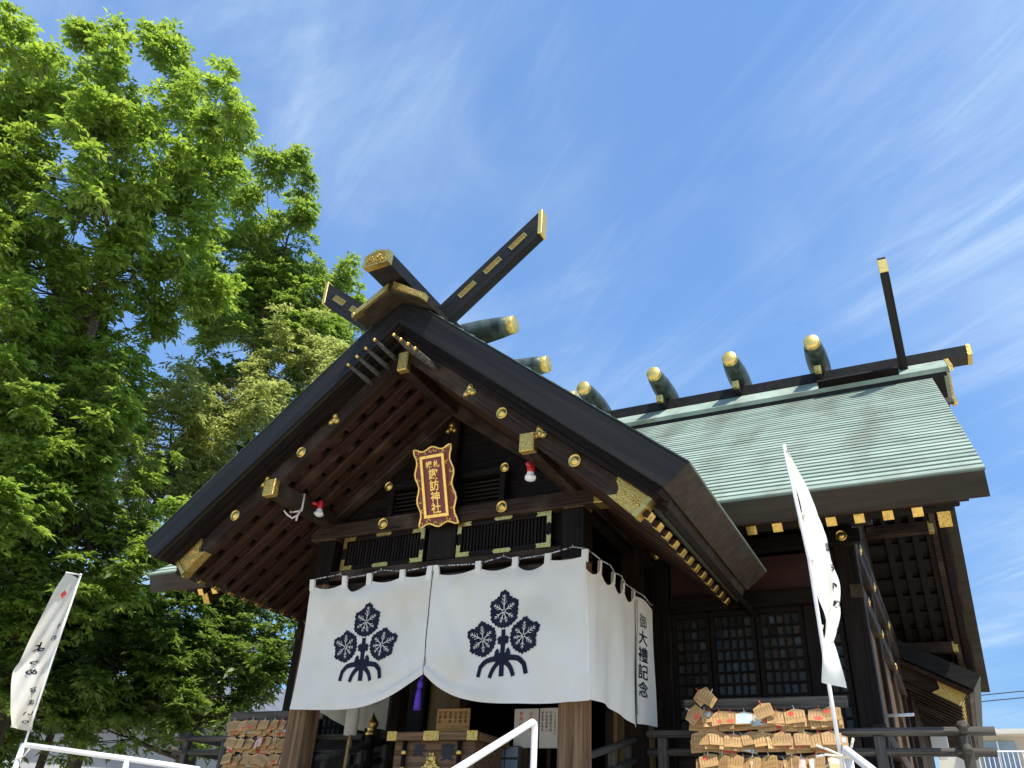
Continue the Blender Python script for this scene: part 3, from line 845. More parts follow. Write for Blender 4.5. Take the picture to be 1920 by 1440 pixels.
# ------------------------------------------------------------------ REAR HALL (gable to the front)
rear = thing('rear_sanctuary', 'rear sanctuary building with low gabled roof seen past the hall side wall', 'shrine hall', (0, 13, FL))
ry0, ry1, rex, rez, rsl = 8.05, 16.5, 4.875, 2.84, .558
for sx in (-1, 1):
    pts = [(0, rez+rsl*rex), (rex, rez), (rex-.13, rez-.20), (0, rez+rsl*rex-.30)]
    def rslab(name, pts, y0, y1, mt, par):
        n = len(pts)
        vs = [Vector((sx*p[0], y0, p[1])) for p in pts]+[Vector((sx*p[0], y1, p[1])) for p in pts]
        fs = [tuple(range(n)), tuple(range(2*n-1, n-1, -1))]+[(i, n+i, n+(i+1) % n, (i+1) % n) for i in range(n)]
        return world_mesh(name, vs, fs, mt, par)
    rslab('roof', pts, ry0+.02, ry1, copper_dark, rear)
    rslab('verge_board', [(0, pts[0][1]+.004), (rex+.004, rez+.003), (rex-.128, rez-.204), (0, pts[3][1]-.004)], ry0, ry0+.019, copper_black, rear)
    q = lambda x, d: rez+rsl*(rex-x)-d
    rslab('moulding', [(0, q(0, .30)), (rex-.14, q(rex-.14, .30)), (rex-.2, q(rex-.2, .37)), (0, q(0, .37))], ry0+.08, ry1, wood_brown, rear)
    rslab('bargeboard', [(0, q(0, .37)), (rex-.22, q(rex-.22, .37)), (rex-.38, q(rex-.38, .60)), (0, q(0, .60))], ry0+.2, ry0+.28, wood_brown, rear)
    rslab('gold_end', [(rex-.62, q(rex-.62, .375)), (rex-.24, q(rex-.24, .375)), (rex-.37, q(rex-.37, .60)), (rex-.72, q(rex-.72, .60)), (rex-.60, q(rex-.60, .48))], ry0+.18, ry0+.3, gold_emb, rear)
    for k in range(22):
        y = ry0+.45+.36*k
        a = Vector((sx*.1, y, q(.1, .50))); b = Vector((sx*(rex-.33), y, q(rex-.33, .50)))
        beam('rafter', a, b, .12, .10, wood_brown, rear)
        d = (b-a).normalized()
        beam('gold_cap', b, b+d*.03, .125, .105, gold, rear, bev=.003)
    rslab('soffit_board', [(0, q(0, .42)), (rex-.25, q(rex-.25, .42)), (rex-.25, q(rex-.25, .445)), (0, q(0, .445))], ry0+.3, ry1, wood_black, rear)
    box('side_wall', *sorted((sx*3.65, sx*3.8)), 9.36, 16.0, FL, 2.85, wood_brown, rear, .01)
prism_xz('gable_wall', [(-3.7, FL), (3.7, FL), (3.7, 2.85), (0, 4.85), (-3.7, 2.85)], 9.2, 9.35, wood_brown, rear)
# ------------------------------------------------------------------ CURTAIN
def smooth(x):
    x = max(0., min(1., x)); return x*x*(3-2*x)
cur = thing('shrine_curtain', 'white cotton curtain with two navy leaf crests hung across the porch front', 'curtain', (0, -.1, 2.5))
TABX = [-1.515, -1.082, -.764, -.351, .0, .537, .94, 1.281, 1.655]
SAG = [-1.30, -.88, -.52, -.14, .30, .742, 1.084, 1.47]
SAGD = [.05, .12, .045, .025, .045, .05, .09, .02]
def top_z(x):
    for i in range(len(TABX)-1):
        a, b = TABX[i], TABX[i+1]
        if x <= b or i == len(TABX)-2:
            t = max(0, min(1, (x-a)/(b-a)))
            return 2.44-SAGD[i]*math.sin(math.pi*t)**.9-.01
    return 2.43
def bot_z(x):
    return 1.178+.275*math.exp(-(abs(x-.017)/.27)**1.15)+.012*math.sin(3*x+1)
def cur_y(x, z):
    v = (2.45-z)/1.25
    y = -.075-.03*smooth((x+1.6)/3.2)
    y += -.034*math.sin(3.3*x+1.5*z+.6)*smooth(v*1.5)
    y += .016*math.sin(5.7*x-2.2*z+2.1)*smooth(v*1.6)
    y += .0045*math.sin(23*x+7*z+3*math.sin(2*x+3*z))*smooth(v*2)*(.4+.6*math.sin(2.1*x+1.1)**2)
    y += .007*math.sin(9*x-4.0*z)*smooth(v*2)*(1-.55*smooth((v-.4)*3))
    for a, d in zip(SAG, SAGD):        # swags under the tabs
        y += -.62*d*math.exp(-((x-a)/.14)**2)*math.exp(-((v-.16)/.11)**2)*.6
        y += .42*d*math.exp(-((x-a)/.16)**2)*math.exp(-((v-.02)/.07)**2)*.6
    e = math.exp(-(abs(x-.017)/.16)**1.2)
    y += .05*e*smooth((v-.2)*1.3)
    # crease that follows the lifted lower edge
    dz = z-bot_z(x)
    y += -.016*math.exp(-((dz-.05)/.03)**2)*math.exp(-(abs(x)/.75)**2)
    y += .016*math.exp(-((dz-.115)/.035)**2)*math.exp(-(abs(x)/.7)**2)
    # long soft diagonal folds on the right panel
    y += .020*math.sin(16*(x-.45*(2.4-z))-1)*math.exp(-((x-.30)/.20)**2)*smooth(v*1.3)
    y += .016*math.sin(11*(x+.5*z))*math.exp(-((x-1.25)/.30)**2)*smooth(v*2)
    return y
def grid(nu, nv, fn):
    vs = [fn(i/nu, j/nv) for j in range(nv+1) for i in range(nu+1)]
    fs = [(j*(nu+1)+i, j*(nu+1)+i+1, (j+1)*(nu+1)+i+1, (j+1)*(nu+1)+i) for j in range(nv) for i in range(nu)]
    return vs, fs
def front_panel(x0, x1, lean):
    def fn(u, v):
        x = x0+(x1-x0)*u
        zt, zb = top_z(x), bot_z(x)
        z = zt+(zb-zt)*v
        return Vector((x+lean*v*u**4*.06, cur_y(x, z), z))
    return grid(70, 44, fn)
world_mesh('cloth_panel', *front_panel(-1.535, .014, 0), cloth, cur, True)
world_mesh('cloth_panel', *front_panel(.020, 1.665, 1), cloth, cur, True)
tube('seam', [(.017, cur_y(.017, z)-.004, z) for z in [2.42-.08*k for k in range(13)]], .0035, ink, cur, 5)
def tab(a, b, wx, parent, side=None):
    a, b = Vector(a), Vector(b)
    mb = MB()
    d = Vector((wx/2, 0, 0)) if side is None else Vector((0, wx/2, 0))
    o = Vector((0, -.004, 0)) if side is None else Vector((.004, 0, 0))
    back = Vector((0, .02, 0)) if side is None else Vector((-.02, 0, 0))
    q = [a-d+o, a+d+o, b+d+o, b-d+o]
    mb.add(q+[p+back for p in (b-d, b+d, a+d, a-d)], [(0, 1, 2, 3), (4, 5, 6, 7), (3, 2, 5, 4)])
    mb.put('tab', cloth, parent)
for x in TABX:
    if x == 0:
        tab((-.035, cur_y(-.03, 2.36), 2.36), (-.015, -.10, 2.50), .06, cur)
        tab((.075, cur_y(.06, 2.36), 2.36), (.05, -.10, 2.50), .06, cur)
    else:
        tab((x, cur_y(x, 2.37), 2.375), (x, -.095, 2.495), .062, cur)
rope = [(-1.56, -.06, 2.47), (-1.502, -.09, 2.497), (-1.18, -.05, 2.537), (-1.054, -.09, 2.472), (-.764, -.09, 2.484), (-.648, -.05, 2.533), (-.342, -.09, 2.478), (0, -.09, 2.498), (.133, -.09, 2.49), (.536, -.09, 2.470), (.789, -.05, 2.532), (.937, -.09, 2.472), (1.277, -.09, 2.488), (1.515, -.05, 2.548), (1.659, -.09, 2.502), (1.71, -.03, 2.47)]
srope = [(1.71, -.03, 2.47), (1.72, .15, 2.46), (1.74, .33, 2.47), (1.72, .51, 2.45), (1.74, .64, 2.46), (1.72, .77, 2.43), (1.72, 1.09, 2.44), (1.74, 1.3, 2.45), (1.72, 1.57, 2.44), (1.70, 1.72, 2.46)]
RM = MATS['black_and_white_rope']
for pts in (rope, srope):
    for a, b in zip(pts[:-1], pts[1:]):
        a, b = Vector(a), Vector(b)
        L = (b-a).length
        me = lathe_me([(.0065, -L/2), (.0065, L/2)], 6, RM)
        me.transform(Matrix.Rotation(R_(90), 4, 'Y'))
        put('rope', me, cur, frame(a, b))
for x, z in ((-1.18, 2.545), (-.648, 2.541), (.789, 2.54), (1.515, 2.556)):
    tube('hook', [(x, -.01, z), (x, -.055, z-.004), (x, -.06, z+.01)], .006, gold, cur, 5)
# side curtains
def side_x(y, z, s):
    v = (2.42-z)/1.2
    return s*((1.705 if s > 0 else 1.50)+.020*math.sin(7.5*y+1.2*z)*smooth(v*1.4)+.010*math.sin(17*y-2.5*z+1)*smooth(v*1.6)+.012*math.sin(3*y)*v)
STY = [-.173, .155, .506, .772, 1.088]
def side_panel(y0, y1, s, off, zb0, zb1, sagd=.09):
    def fn(u, v):
        y = y0+(y1-y0)*u
        t = .5
        for a, b in zip(STY[:-1], STY[1:]):
            if a <= y <= b:
                t = (y-a)/(b-a)
        zt = 2.375-sagd*math.sin(math.pi*t) if y < 1.1 else 2.40-.02*math.sin(8*y)
        zb = zb0+(zb1-zb0)*u+.02*math.sin(5*y)
        z = zt+(zb-zt)*v
        c = smooth((y+.15)/.22) if s > 0 else 1
        return Vector((side_x(y, z, s)*c+(1-c)*(1.66+.04*v)*s+off*s, y, z))
    return grid(46, 30, fn)
for s in (1, -1):
    world_mesh('side_panel', *side_panel(-.115 if s > 0 else .24, 1.14, s, 0, 1.20, 1.16), cloth, cur, True)
    world_mesh('side_panel', *side_panel(1.10, 1.64 if s > 0 else 1.60, s, .016, 1.19, 1.20, 0), cloth, cur, True)
    tube('seam', [(side_x(1.14, z, s)+s*.019, 1.135, z) for z in [2.36-.1*k for k in range(12)]], .004, navy, cur, 5)
    for y in STY[1:] if s > 0 else STY[2:]:
        tab((side_x(y, 2.33, s)+.003*s, y, 2.34), (side_x(y, 2.33, s)+.01*s, y, 2.455), .05, cur, side=True)
    lt = '御大禮記念'
    for k, ch in enumerate(lt):
        vs, fs = text_geo(ch, .175, .02)
        zc = 2.185-.166*k
        q = [Vector((0, 1.315+s*p.x*1.15, zc+p.y*.88)) for p in vs]
        q = [Vector((side_x(p.y, p.z, s)+s*.020, p.y, p.z)) for p in q]
        world_mesh('lettering', q, fs, navy, cur)
# crests
def crest(cx, cz, sc):
    P = lambda x, z, o: Vector((cx+x*sc, cur_y(cx+x*sc, cz+z*sc)-o, cz+z*sc))
    mb, vein = MB(), MB()
    def strip(b, pts, wd, o):
        n = max(2, int(sum(math.dist(pts[i], pts[i+1]) for i in range(len(pts)-1))/.03))
        ds = [0]
        for i in range(len(pts)-1):
            ds.append(ds[-1]+math.dist(pts[i], pts[i+1]))
        out = []
        for k in range(n+1):
            d = ds[-1]*k/n
            i = min(len(pts)-2, max(j for j in range(len(ds)-1) if ds[j] <= d+1e-9))
            t = (d-ds[i])/max(1e-9, ds[i+1]-ds[i])
            out.append((pts[i][0]+(pts[i+1][0]-pts[i][0])*t, pts[i][1]+(pts[i+1][1]-pts[i][1])*t, k/n))
        vs = []
        for k, (x, z, t) in enumerate(out):
            a = out[max(0, k-1)]; c = out[min(n, k+1)]
            dx, dz = c[0]-a[0], c[1]-a[1]
            l = math.hypot(dx, dz) or 1
            ww = wd[0]+(wd[1]-wd[0])*t
            vs += [P(x-dz/l*ww/2, z+dx/l*ww/2, o), P(x+dz/l*ww/2, z-dx/l*ww/2, o)]
        b.add(vs, [(2*k, 2*k+1, 2*k+3, 2*k+2) for k in range(n)])
    def leaf(lx, lz, rot, r0):
        N, RR = 100, 5
        vs = [P(lx, lz, .005)]
        rot = R_(rot)
        lobes = [(90, 1.22), (30, 1.08), (150, 1.08), (-30, 1.0), (210, 1.0), (-72, .93), (252, .93)]
        def rad(a):
            r = .94
            for c, m_ in lobes:
                d = (math.degrees(a)-c+180) % 360-180
                r = max(r, m_*math.exp(-(d/44)**2))
            return r
        for j in range(1, RR+1):
            for i in range(N):
                a = 2*math.pi*i/N
                r = rad(a)*r0*j/RR
                if j == RR:
                    r += r0*(.032 if i % 4 < 2 else -.022)
                aa = a+rot
                vs.append(P(lx+r*math.cos(aa), lz+r*math.sin(aa), .005))
        fs = [(0, 1+i, 1+(i+1) % N) for i in range(N)]
        for j in range(1, RR):
            o = 1+(j-1)*N
            fs += [(o+i, o+N+i, o+N+(i+1) % N, o+(i+1) % N) for i in range(N)]
        mb.add(vs, fs)
        for c, m_ in lobes:
            a = R_(c)+rot
            L = r0*m_*(.80 if c == 90 else .74)
            strip(vein, [(lx+.01*math.cos(a), lz+.01*math.sin(a)), (lx+L*math.cos(a), lz+L*math.sin(a))], (.0088, .005), .010)
            for f in ((.36, .58, .80) if c in (90, 30, 150) else (.50, .76)):
                for s in (-1, 1):
                    bx, bz = lx+L*f*math.cos(a), lz+L*f*math.sin(a)
                    a2 = a+s*R_(40)
                    l2 = L*(.40-.27*f)
                    strip(vein, [(bx, bz), (bx+l2*math.cos(a2), bz+l2*math.sin(a2))], (.0062, .0045), .0105)
    leaf(0, .207, 0, .168)
    leaf(-.236, -.045, 66, .164)
    leaf(.236, -.045, -66, .164)
    strip(mb, [(0, .035), (0, -.40)], (.046, .060), .005)
    strip(mb, [(-.055, -.035), (0, -.10)], (.044, .06), .0055)
    strip(mb, [(.055, -.035), (0, -.10)], (.044, .06), .0055)
    strip(mb, [(-.045, -.045), (-.045, -.10)], (.03, .036), .006)
    strip(mb, [(.045, -.045), (.045, -.10)], (.03, .036), .006)
    for s in (-1, 1):
        strip(mb, [(0, -.25), (s*.06, -.19), (s*.09, -.185)], (.045, .05), .0055)
        strip(mb, [(s*.05, -.15), (s*.085, -.19), (s*.06, -.225)], (.035, .035), .006)
        strip(mb, [(0, -.255), (s*.065, -.285), (s*.11, -.335), (s*.138, -.405)], (.05, .042), .0062)
        strip(mb, [(0, -.25), (s*.10, -.232), (s*.19, -.248), (s*.248, -.30), (s*.272, -.39)], (.054, .044), .0066)
    c = mb.put('leaf_crest', navy, cur)
    vein.put('vein', cloth, c, kind='stuff')
crest(-.70, 1.795, .93)
crest(.857, 1.785, .95)
# ------------------------------------------------------------------ TASSEL
tas = thing('bell_pull_tassel', 'purple silk tassel hanging under the middle of the white curtain', 'tassel', (-.045, -.02, 1.15))
tube('cord', [(-.02, -.0, 1.6), (-.035, -.02, 1.40)], .012, purple, tas)
put('knot', lathe_me([(.006, 0), (.026, .02), (.030, .05), (.020, .08), (.008, .09)], 10, purple), tas, T(-.037, -.02, 1.335))
put('fringe', lathe_me([(.034, 0), (.033, .06), (.027, .15), (.018, .19), (.01, .20)], 14, purple), tas, T(-.045, -.02, 1.15))
# ------------------------------------------------------------------ NAME PLAQUE
Mb = Matrix(((1, 0, 0, 0), (0, -.341, -.940, -.02), (0, .940, -.341, 2.955), (0, 0, 0, 1)))
pq = put('name_plaque', None, None, Mb, label='maroon and gold name plaque with carved border hung in porch gable', cat='plaque')
pq.empty_display_size = .1
out = []
for i in range(64):
    t = i/64*4
    k, f = int(t), t-int(t)
    cs = [(-.235, 0), (.235, 0), (.235, .82), (-.235, .82)]
    a, b = cs[k], cs[(k+1) % 4]
    x, y = a[0]+(b[0]-a[0])*f, a[1]+(b[1]-a[1])*f
    wv = .020*math.cos(f*2*math.pi*(2 if k % 2 == 0 else 3))
    if 0 < f < 1:
        if k == 0: y -= wv-.012
        if k == 1: x += wv-.015
        if k == 2: y += wv-.012
        if k == 3: x -= wv-.015
    out.append((x, y))
inner_back = put('carved_border', prism_me(scale_pts(out, .97, (0, .41)), .03, lacquer), pq, Mb)
tb = MB()
tb.tube([Vector((p[0], p[1], .03)) for p in out+[out[0]]], .013, 6)
me = mesh(tb.v, tb.f, gold_leaf, True)
put('gold_edge', me, pq, Mb)
scl = MB()
for i in range(26):
    t = i/26*64
    p = out[int(t)]
    q = (p[0]*.86, .41+(p[1]-.41)*.93)
    a0 = rnd.random()*6.28
    scl.tube([Vector((q[0]+math.cos(a0+j*.8)*(.006+.0045*j), q[1]+math.sin(a0+j*.8)*(.006+.0045*j), .034)) for j in range(6)], .005, 5)
sb = put('gold_scroll', mesh(scl.v, scl.f, gold_leaf, True), inner_back, Mb)
sb['kind'] = 'stuff'
fr = MB()
for (x0, x1, y0, y1) in ((-.148, .148, .085, .115), (-.148, .148, .705, .735), (-.148, -.118, .115, .705), (.118, .148, .115, .705)):
    fr.box(x0, x1, y0, y1, .02, .06)
put('gold_frame', mesh(fr.v, fr.f, gold_leaf), pq, Mb)
put('panel', box_me(.24, .60, .02, lacquer, .002), pq, Mb @ T(0, .41, .035))
def plate_text(ch, x, y, size, par, m0, z, mt, th=.006):
    vs, fs = text_geo(ch, size, .018)
    put('lettering', mesh([v+Vector((0, 0, th)) for v in vs], fs, mt), par, m0 @ T(x, y, z))
for k, ch in enumerate('諏訪神社'):
    plate_text(ch, 0, .535-.118*k, .118, pq, Mb, .045, gold_leaf)
plate_text('札', .045, .638, .078, pq, Mb, .045, gold_leaf)
plate_text('幌', -.045, .638, .078, pq, Mb, .045, gold_leaf)
# ------------------------------------------------------------------ RED SPRINKLER HEADS
def heat_lamp(p, s, label):
    x, y, z = p
    t = thing('alarm_lamp', label, 'lamp', p, 'red and white lamps under the porch purlins')
    tube('arm', [(x, y+.02, z+.03), (x-s*.02, y-.11, z+.02)], .020, red_paint, t)
    put('body', lathe_me([(.030, 0), (.036, .01), (.036, .085), (.028, .10), (.006, .105)], 12, red_paint), t, T(x, y, z-.02))
    put('collar', lathe_me([(.036, 0), (.034, .03), (.030, .04)], 12, white_plastic), t, T(x, y, z-.055))
    put('cage', lathe_me([(.020, -.044), (.042, -.038), (.058, -.018), (.052, 0), (.035, .004)], 6, white_plastic, False), t, T(x, y, z-.055))
heat_lamp((-1.385, -.33, 3.215), 1, 'red lamp with white cage on the purlin beside the white rope')
heat_lamp((1.375, -.72, 3.06), -1, 'red lamp with white cage on the purlin right of the plaque')
tr = thing('tied_rope', 'white rope tied round the left porch purlin, its loose end hanging', 'rope', (-1.48, -.6, 3.1))
yy = -.58
tube('loop', [(-1.405, yy, 3.09), (-1.405, yy, 3.28), (-1.555, yy, 3.28), (-1.555, yy, 3.09), (-1.48, yy-.005, 3.088), (-1.405, yy, 3.09)], .011, cord_mat, tr, 6)
tube('tail', [(-1.405, yy-.01, 3.10), (-1.42, yy-.03, 3.03), (-1.46, yy-.06, 2.99), (-1.50, yy-.10, 3.02), (-1.53, yy-.13, 3.06)], .010, cord_mat, tr, 6)
tube('tail', [(-1.41, yy-.01, 3.11), (-1.43, yy-.02, 3.02), (-1.425, yy-.03, 2.97)], .010, cord_mat, tr, 6)

# ------------------------------------------------------------------ OFFERING BOX AND THINGS INSIDE THE PORCH
ob = thing('offering_box', 'wooden offering box with gold corners and gold leaf crest under the curtain', 'offering box', (0, .5, FL))
box('body', -.44, .44, .26, .80, FL, .93, wood_post, ob, .01)
for y0, y1 in ((.2, .26), (.80, .86)):
    box('rim', -.49, .49, y0, y1, .925, 1.0, wood_post, ob, .008)
for x0, x1 in ((-.49, -.43), (.43, .49)):
    box('rim', x0, x1, .262, .798, .925, 1.0, wood_post, ob, .008)
for a, b in ((-.495, -.385), (-.085, .085), (.385, .495)):
    box('gold_plate', a, b, .194, .205, .92, 1.005, gold_emb, ob, .002)
for i in range(9):
    box('slat', -.43, .43, .30+.055*i, .325+.055*i, .95, .975, wood_brown, ob, .002)
for x in (-.30, .30):
    tube('rod', [(x, .225, .92), (x, .225, FL+.1)], .022, wood_black, ob)
    put('gold_ring', lathe_me([(.026, 0), (.030, .012), (.030, .028), (.026, .04)], 10, gold), ob, T(x, .225, .80))
    put('gold_ring', lathe_me([(.026, 0), (.030, .012), (.030, .028), (.026, .04)], 10, gold), ob, T(x, .225, .66))
me = flower_me()
put('gold_crest', me, ob, T(0, .255, .70) @ XZ @ Matrix.Scale(1.55, 4))
for x, ch in ((-.15, '奉'), (.16, '賽')):
    vs, fs = text_geo(ch, .16, .02)
    put('lettering', mesh(vs, fs, ink), ob, T(x, .254, .83) @ XZ)
def board(name, label, cat, x0, x1, z0, z1, y, mt, cols, tmat=None, th=.02, size=.03, leg=True):
    t = thing(name, label, cat, ((x0+x1)/2, y, z0))
    b = box('board', x0, x1, y, y+th, z0, z1, mt, t, .003)
    n = len(cols)
    for i, txt in enumerate(cols):
        xx = x1-(x1-x0)*(i+.7)/(n+.4)
        for j, ch in enumerate(txt):
            vs, fs = text_geo(ch, size, .01)
            if vs:
                put('lettering', mesh(vs, fs, tmat or ink), b, T(xx, y-.003, z1-.045-size*1.12*j) @ XZ)
    if leg:
        box('stand', (x0+x1)/2-.02, (x0+x1)/2+.02, y+th, y+th+.03, FL, z1-.04, wood_brown, t)
    return t
board('notice_board', 'tan wooden notice board with columns of black writing behind the offering box', 'notice board', -.46, -.065, 1.09, 1.335, 1.0, wood_tan, ['御祈祷', '初宮詣', '七五三', '家内安', '厄除', '社務所'], size=.036)
board('notice_paper', 'white notice sheet with red writing hanging left of the right porch post', 'notice', .455, .722, .955, 1.315, 1.0, paper, ['お知らせ', '参拝の方'], red_ink, .006, .045)
board('notice_paper', 'white notice sheet of fine grey columns right of the red-lettered sheet', 'notice', .735, .935, .952, 1.317, 1.0, paper, ['一二三四五六七', '祓給清給守給', '天地祝詞奏上', '神前拝礼作法'], None, .006, .028)
dr = thing('drawer_cabinet', 'small grey glass-fronted drawer cabinet under the two notice sheets', 'cabinet', (.36, 1.1, FL))
box('case', .17, .56, .92, 1.3, FL, .965, wood_grey, dr, .006)
for j in range(5):
    for a, b in ((.18, .405), (.42, .55)):
        z = .86-.115*j
        box('drawer', a, b, .905, .92, z, z+.095, window_blue, dr, .003)
# gold finial post, rolled screen, thin posts, stair rails
pf = thing('finial_post', 'dark post with gold onion finial left of the offering box', 'post', (-1.5, 1.3, FL))
put('post', lathe_me([(.055, 0), (.055, .86), (.06, .88), (.06, .90)], 12, wood_black), pf, T(-1.5, 1.3, FL))
put('gold_finial', lathe_me([(.062, 0), (.062, .03), (.045, .05), (.050, .07), (.075, .11), (.070, .15), (.035, .19), (.012, .23), (.003, .25)], 14, gold), pf, T(-1.5, 1.3, FL+.90))
rs = thing('rolled_blind', 'rolled off-white blind hanging on a thin stick right of left porch post', 'blind', (-1.25, .6, FL))
tube('roll', [(-1.255, .6, 1.55), (-1.25, .6, 1.03)], .068, cloth_old, rs, 12)
tube('stick', [(-1.25, .6, 1.03), (-1.27, .6, FL)], .016, wood_tan, rs)
tp = thing('thin_post', 'thin tan post standing just right of the right porch post', 'post', (1.275, 1.7, FL))
beam('shaft', (1.275, 1.7, FL), (1.275, 1.7, 2.3), .045, .045, wood_ochre, tp, up=(0, 1, 0))
for s in (-1, 1):
    sr = thing('stair_rail', ('grey wooden stair rail between left porch post and the hall' if s < 0 else 'grey wooden stair rail between right porch post and the hall'), 'handrail', (s*1.45, 1.2, FL))
    for dz in (0, -.19):
        tube('rail', [(s*1.42, .35, .78+dz), (s*1.50, 1.6, 1.10+dz)], .035, wood_grey, sr)
    for y, h in ((.5, .58), (1.1, .73), (1.55, .84)):
        beam('post', (s*1.45, y, FL), (s*1.45, y, FL+h), .06, .06, wood_grey, sr, up=(0, 1, 0))
# ------------------------------------------------------------------ VERANDA RAILINGS
def railing(x0, x1, y, label, side_back=True):
    s = 1 if x0+x1 > 0 else -1
    t = thing('veranda_railing', label, 'railing', ((x0+x1)/2, y, FL))
    xe = s*4.67
    xi = s*1.70
    tube('rail', [(xi, y, 1.125), (xe, y, 1.125)], .036, wood_grey, t)
    tube('rail', [(xi, y, .965), (xe-s*.02, y, .965)], .034, wood_grey, t)
    tube('rail', [(xi, y, .71), (xe-s*.02, y, .71)], .034, wood_grey, t)
    for x in (4.44, 3.78, 2.40, 1.85):
        beam('post', (s*x, y, FL), (s*x, y, 1.09), .085, .085, wood_grey, t, up=(0, 1, 0))
    put('cap', lathe_me([(.05, 0), (.05, .02), (.03, .05)], 10, wood_grey), t, T(s*4.44, y, 1.155))
    xs_ = s*4.44
    for z in (1.128, .968, .713):
        tube('side_rail', [(xs_, y-.22, z+.004), (xs_, 8.0, z+.004)], .034, wood_grey, t)
    for yy in (2.6, 4.2, 5.8, 7.4):
        beam('post', (xs_, yy, FL), (xs_, yy, 1.09), .085, .085, wood_grey, t, up=(0, 1, 0))
railing(1.7, 4.67, 1.42, 'grey round-bar veranda railing on the right of the porch')
railing(-4.67, -1.7, 1.42, 'grey round-bar veranda railing on the left of the porch')
# ------------------------------------------------------------------ VOTIVE PLAQUES
def ema_meshes():
    w2, h, t = .082, .098, .008
    house = [(-w2, 0), (w2, 0), (w2, h), (0, h+.024), (-w2, h)]
    brd = prism_me(house, t, wood_tan)
    def shape(pts, mt, z=.0095):
        return mesh([(p[0], p[1], z) for p in pts], [tuple(range(len(pts)))], mt)
    disc = [(.036*math.cos(i*.5236), .026+.018*math.sin(i*.5236)) for i in range(12)]
    disc2 = [(-.028+.026*math.cos(i*.5236)*1.0, .080+.020*math.sin(i*.5236)) for i in range(12)]
    rect = [(-w2*.86, .006), (w2*.86, .006), (w2*.86, .090), (0, .112), (-w2*.86, .090)]
    half = [(-w2*.8, .05), (w2*.8, .05), (w2*.8, .092), (-w2*.8, .092)]
    wr = MB()
    for k in range(6):
        x = -.062+.025*k
        wr.add([(x-.0035, .094-.010*(k % 2), .0092), (x+.0035, .094-.010*(k % 2), .0092), (x+.0025, .018+.008*(k % 3), .0092), (x-.0025, .018+.008*(k % 3), .0092)], [(3, 2, 1, 0)])
    wrt = mesh(wr.v, wr.f, MATS['thin_ink'])
    pics = {'red': shape(disc, red_ink), 'redtop': shape(disc2, red_ink), 'blue': shape(rect, blue_ink), 'pink': shape(rect, pink_ink), 'bluehalf': shape(half, blue_ink)}
    crd = MB(); crd.tube([(0, .108, .010), (.004, .125, .012), (-.003, .15, .006)], .0045, 4)
    return brd, pics, wrt, mesh(crd.v, crd.f, cord_mat), mesh(crd.v, crd.f, red_ink)
MATS['thin_ink'] = mat('faded_ink', (.25, .155, .07), None, .8)
brd, PICS, WRT, CW, CRD = ema_meshes()
ORD = ['first', 'second', 'third', 'fourth', 'fifth', 'sixth', 'seventh', 'eighth', 'ninth', 'tenth', 'eleventh', 'twelfth', 'thirteenth', 'fourteenth', 'fifteenth']
DESC = {'red': 'red-stamped', 'redtop': 'red-pictured', 'blue': 'pale blue-printed', 'pink': 'pink-printed', 'bluehalf': 'blue-striped', None: 'handwritten'}
def ema(x, y, z, kind, label, group, tilt, yaw, pitch, sc=1.0):
    M = T(x, y, z) @ Euler((R_(90)+pitch, 0, yaw), 'XYZ').to_matrix().to_4x4()
    M = M @ T(0, .12, 0) @ Matrix.Rotation(tilt, 4, 'Z') @ T(0, -.12, 0) @ Matrix.Scale(sc, 4)
    o = put('votive_plaque', None, None, M, label=label, cat='votive plaque', group=group)
    o.empty_display_size = .05
    put('board', brd, o, M)
    if kind:
        put('picture', PICS[kind], o, M)
    if kind in (None, 'redtop', 'red'):
        put('lettering', WRT, o, M)
    put('cord', CRD if rnd.random() < .4 else CW, o, M)
def rack(s, xa, xb, label):
    t = thing('plaque_rack', label, 'rack', (s*(xa+xb)/2, 1.2, FL))
    beam('top_board', (s*xa, 1.215, 1.345), (s*xb, 1.215, 1.345), .03, .10, wood_grey, t, bev=.005)
    for x in (xa+.16, xb-.16):
        beam('post', (s*x, 1.25, FL), (s*x, 1.25, 1.39), .075, .04, wood_grey, t, up=(1, 0, 0))
    for k in range(4):
        z = 1.275-.185*k
        beam('bar', (s*(xa+.10), 1.225, z), (s*(xb-.10), 1.225, z), .02, .035, wood_grey, t)
    beam('back_board', (s*(xa+.12), 1.275, .85), (s*(xb-.12), 1.275, .85), .012, .8, wood_brown, t)
rack(1, 2.14, 3.59, 'grey wooden rack loaded with votive plaques right of the porch')
rack(-1, 2.14, 3.585, 'grey wooden rack loaded with votive plaques left of the porch')
kinds = [None, None, 'red', 'redtop', None, 'blue', None, 'red', 'pink', None, 'bluehalf', None]
rows = ['top', 'second', 'third', 'lowest']
for side, xa, xb, nm in ((1, 2.24, 3.50, 'right'), (-1, 2.24, 3.50, 'left')):
    for r in range(4):
        zt = 1.295-.185*r
        for layer, ln in ((0, 'rear'), (1, 'middle'), (2, 'front')):
            n = (11, 10, 9)[layer] if r < 3 else (10, 9, 0)[layer]
            for i in range(n):
                f = (i+.5)/n
                x = xa+(xb-xa)*f+rnd.uniform(-.035, .035)
                if layer == 2 and rnd.random() < .12:
                    x += .02
                kd = rnd.choice(kinds)
                z = zt-.125-(.055, .028, .0)[layer]+rnd.uniform(-.012, .012)
                k = i if side > 0 else n-1-i
                lab = f"{DESC[kd]} wooden votive plaque, {ORD[k]} from left, {ln} layer, {rows[r]} row of {nm} rack"
                ema(side*x, 1.195-.022*layer-.006*rnd.random(), z, kd, lab, f'votive plaques on the {nm} rack', rnd.gauss(0, .09), rnd.gauss(0, .22), -.08-.22*rnd.random()-.07*layer, rnd.uniform(.98, 1.08))
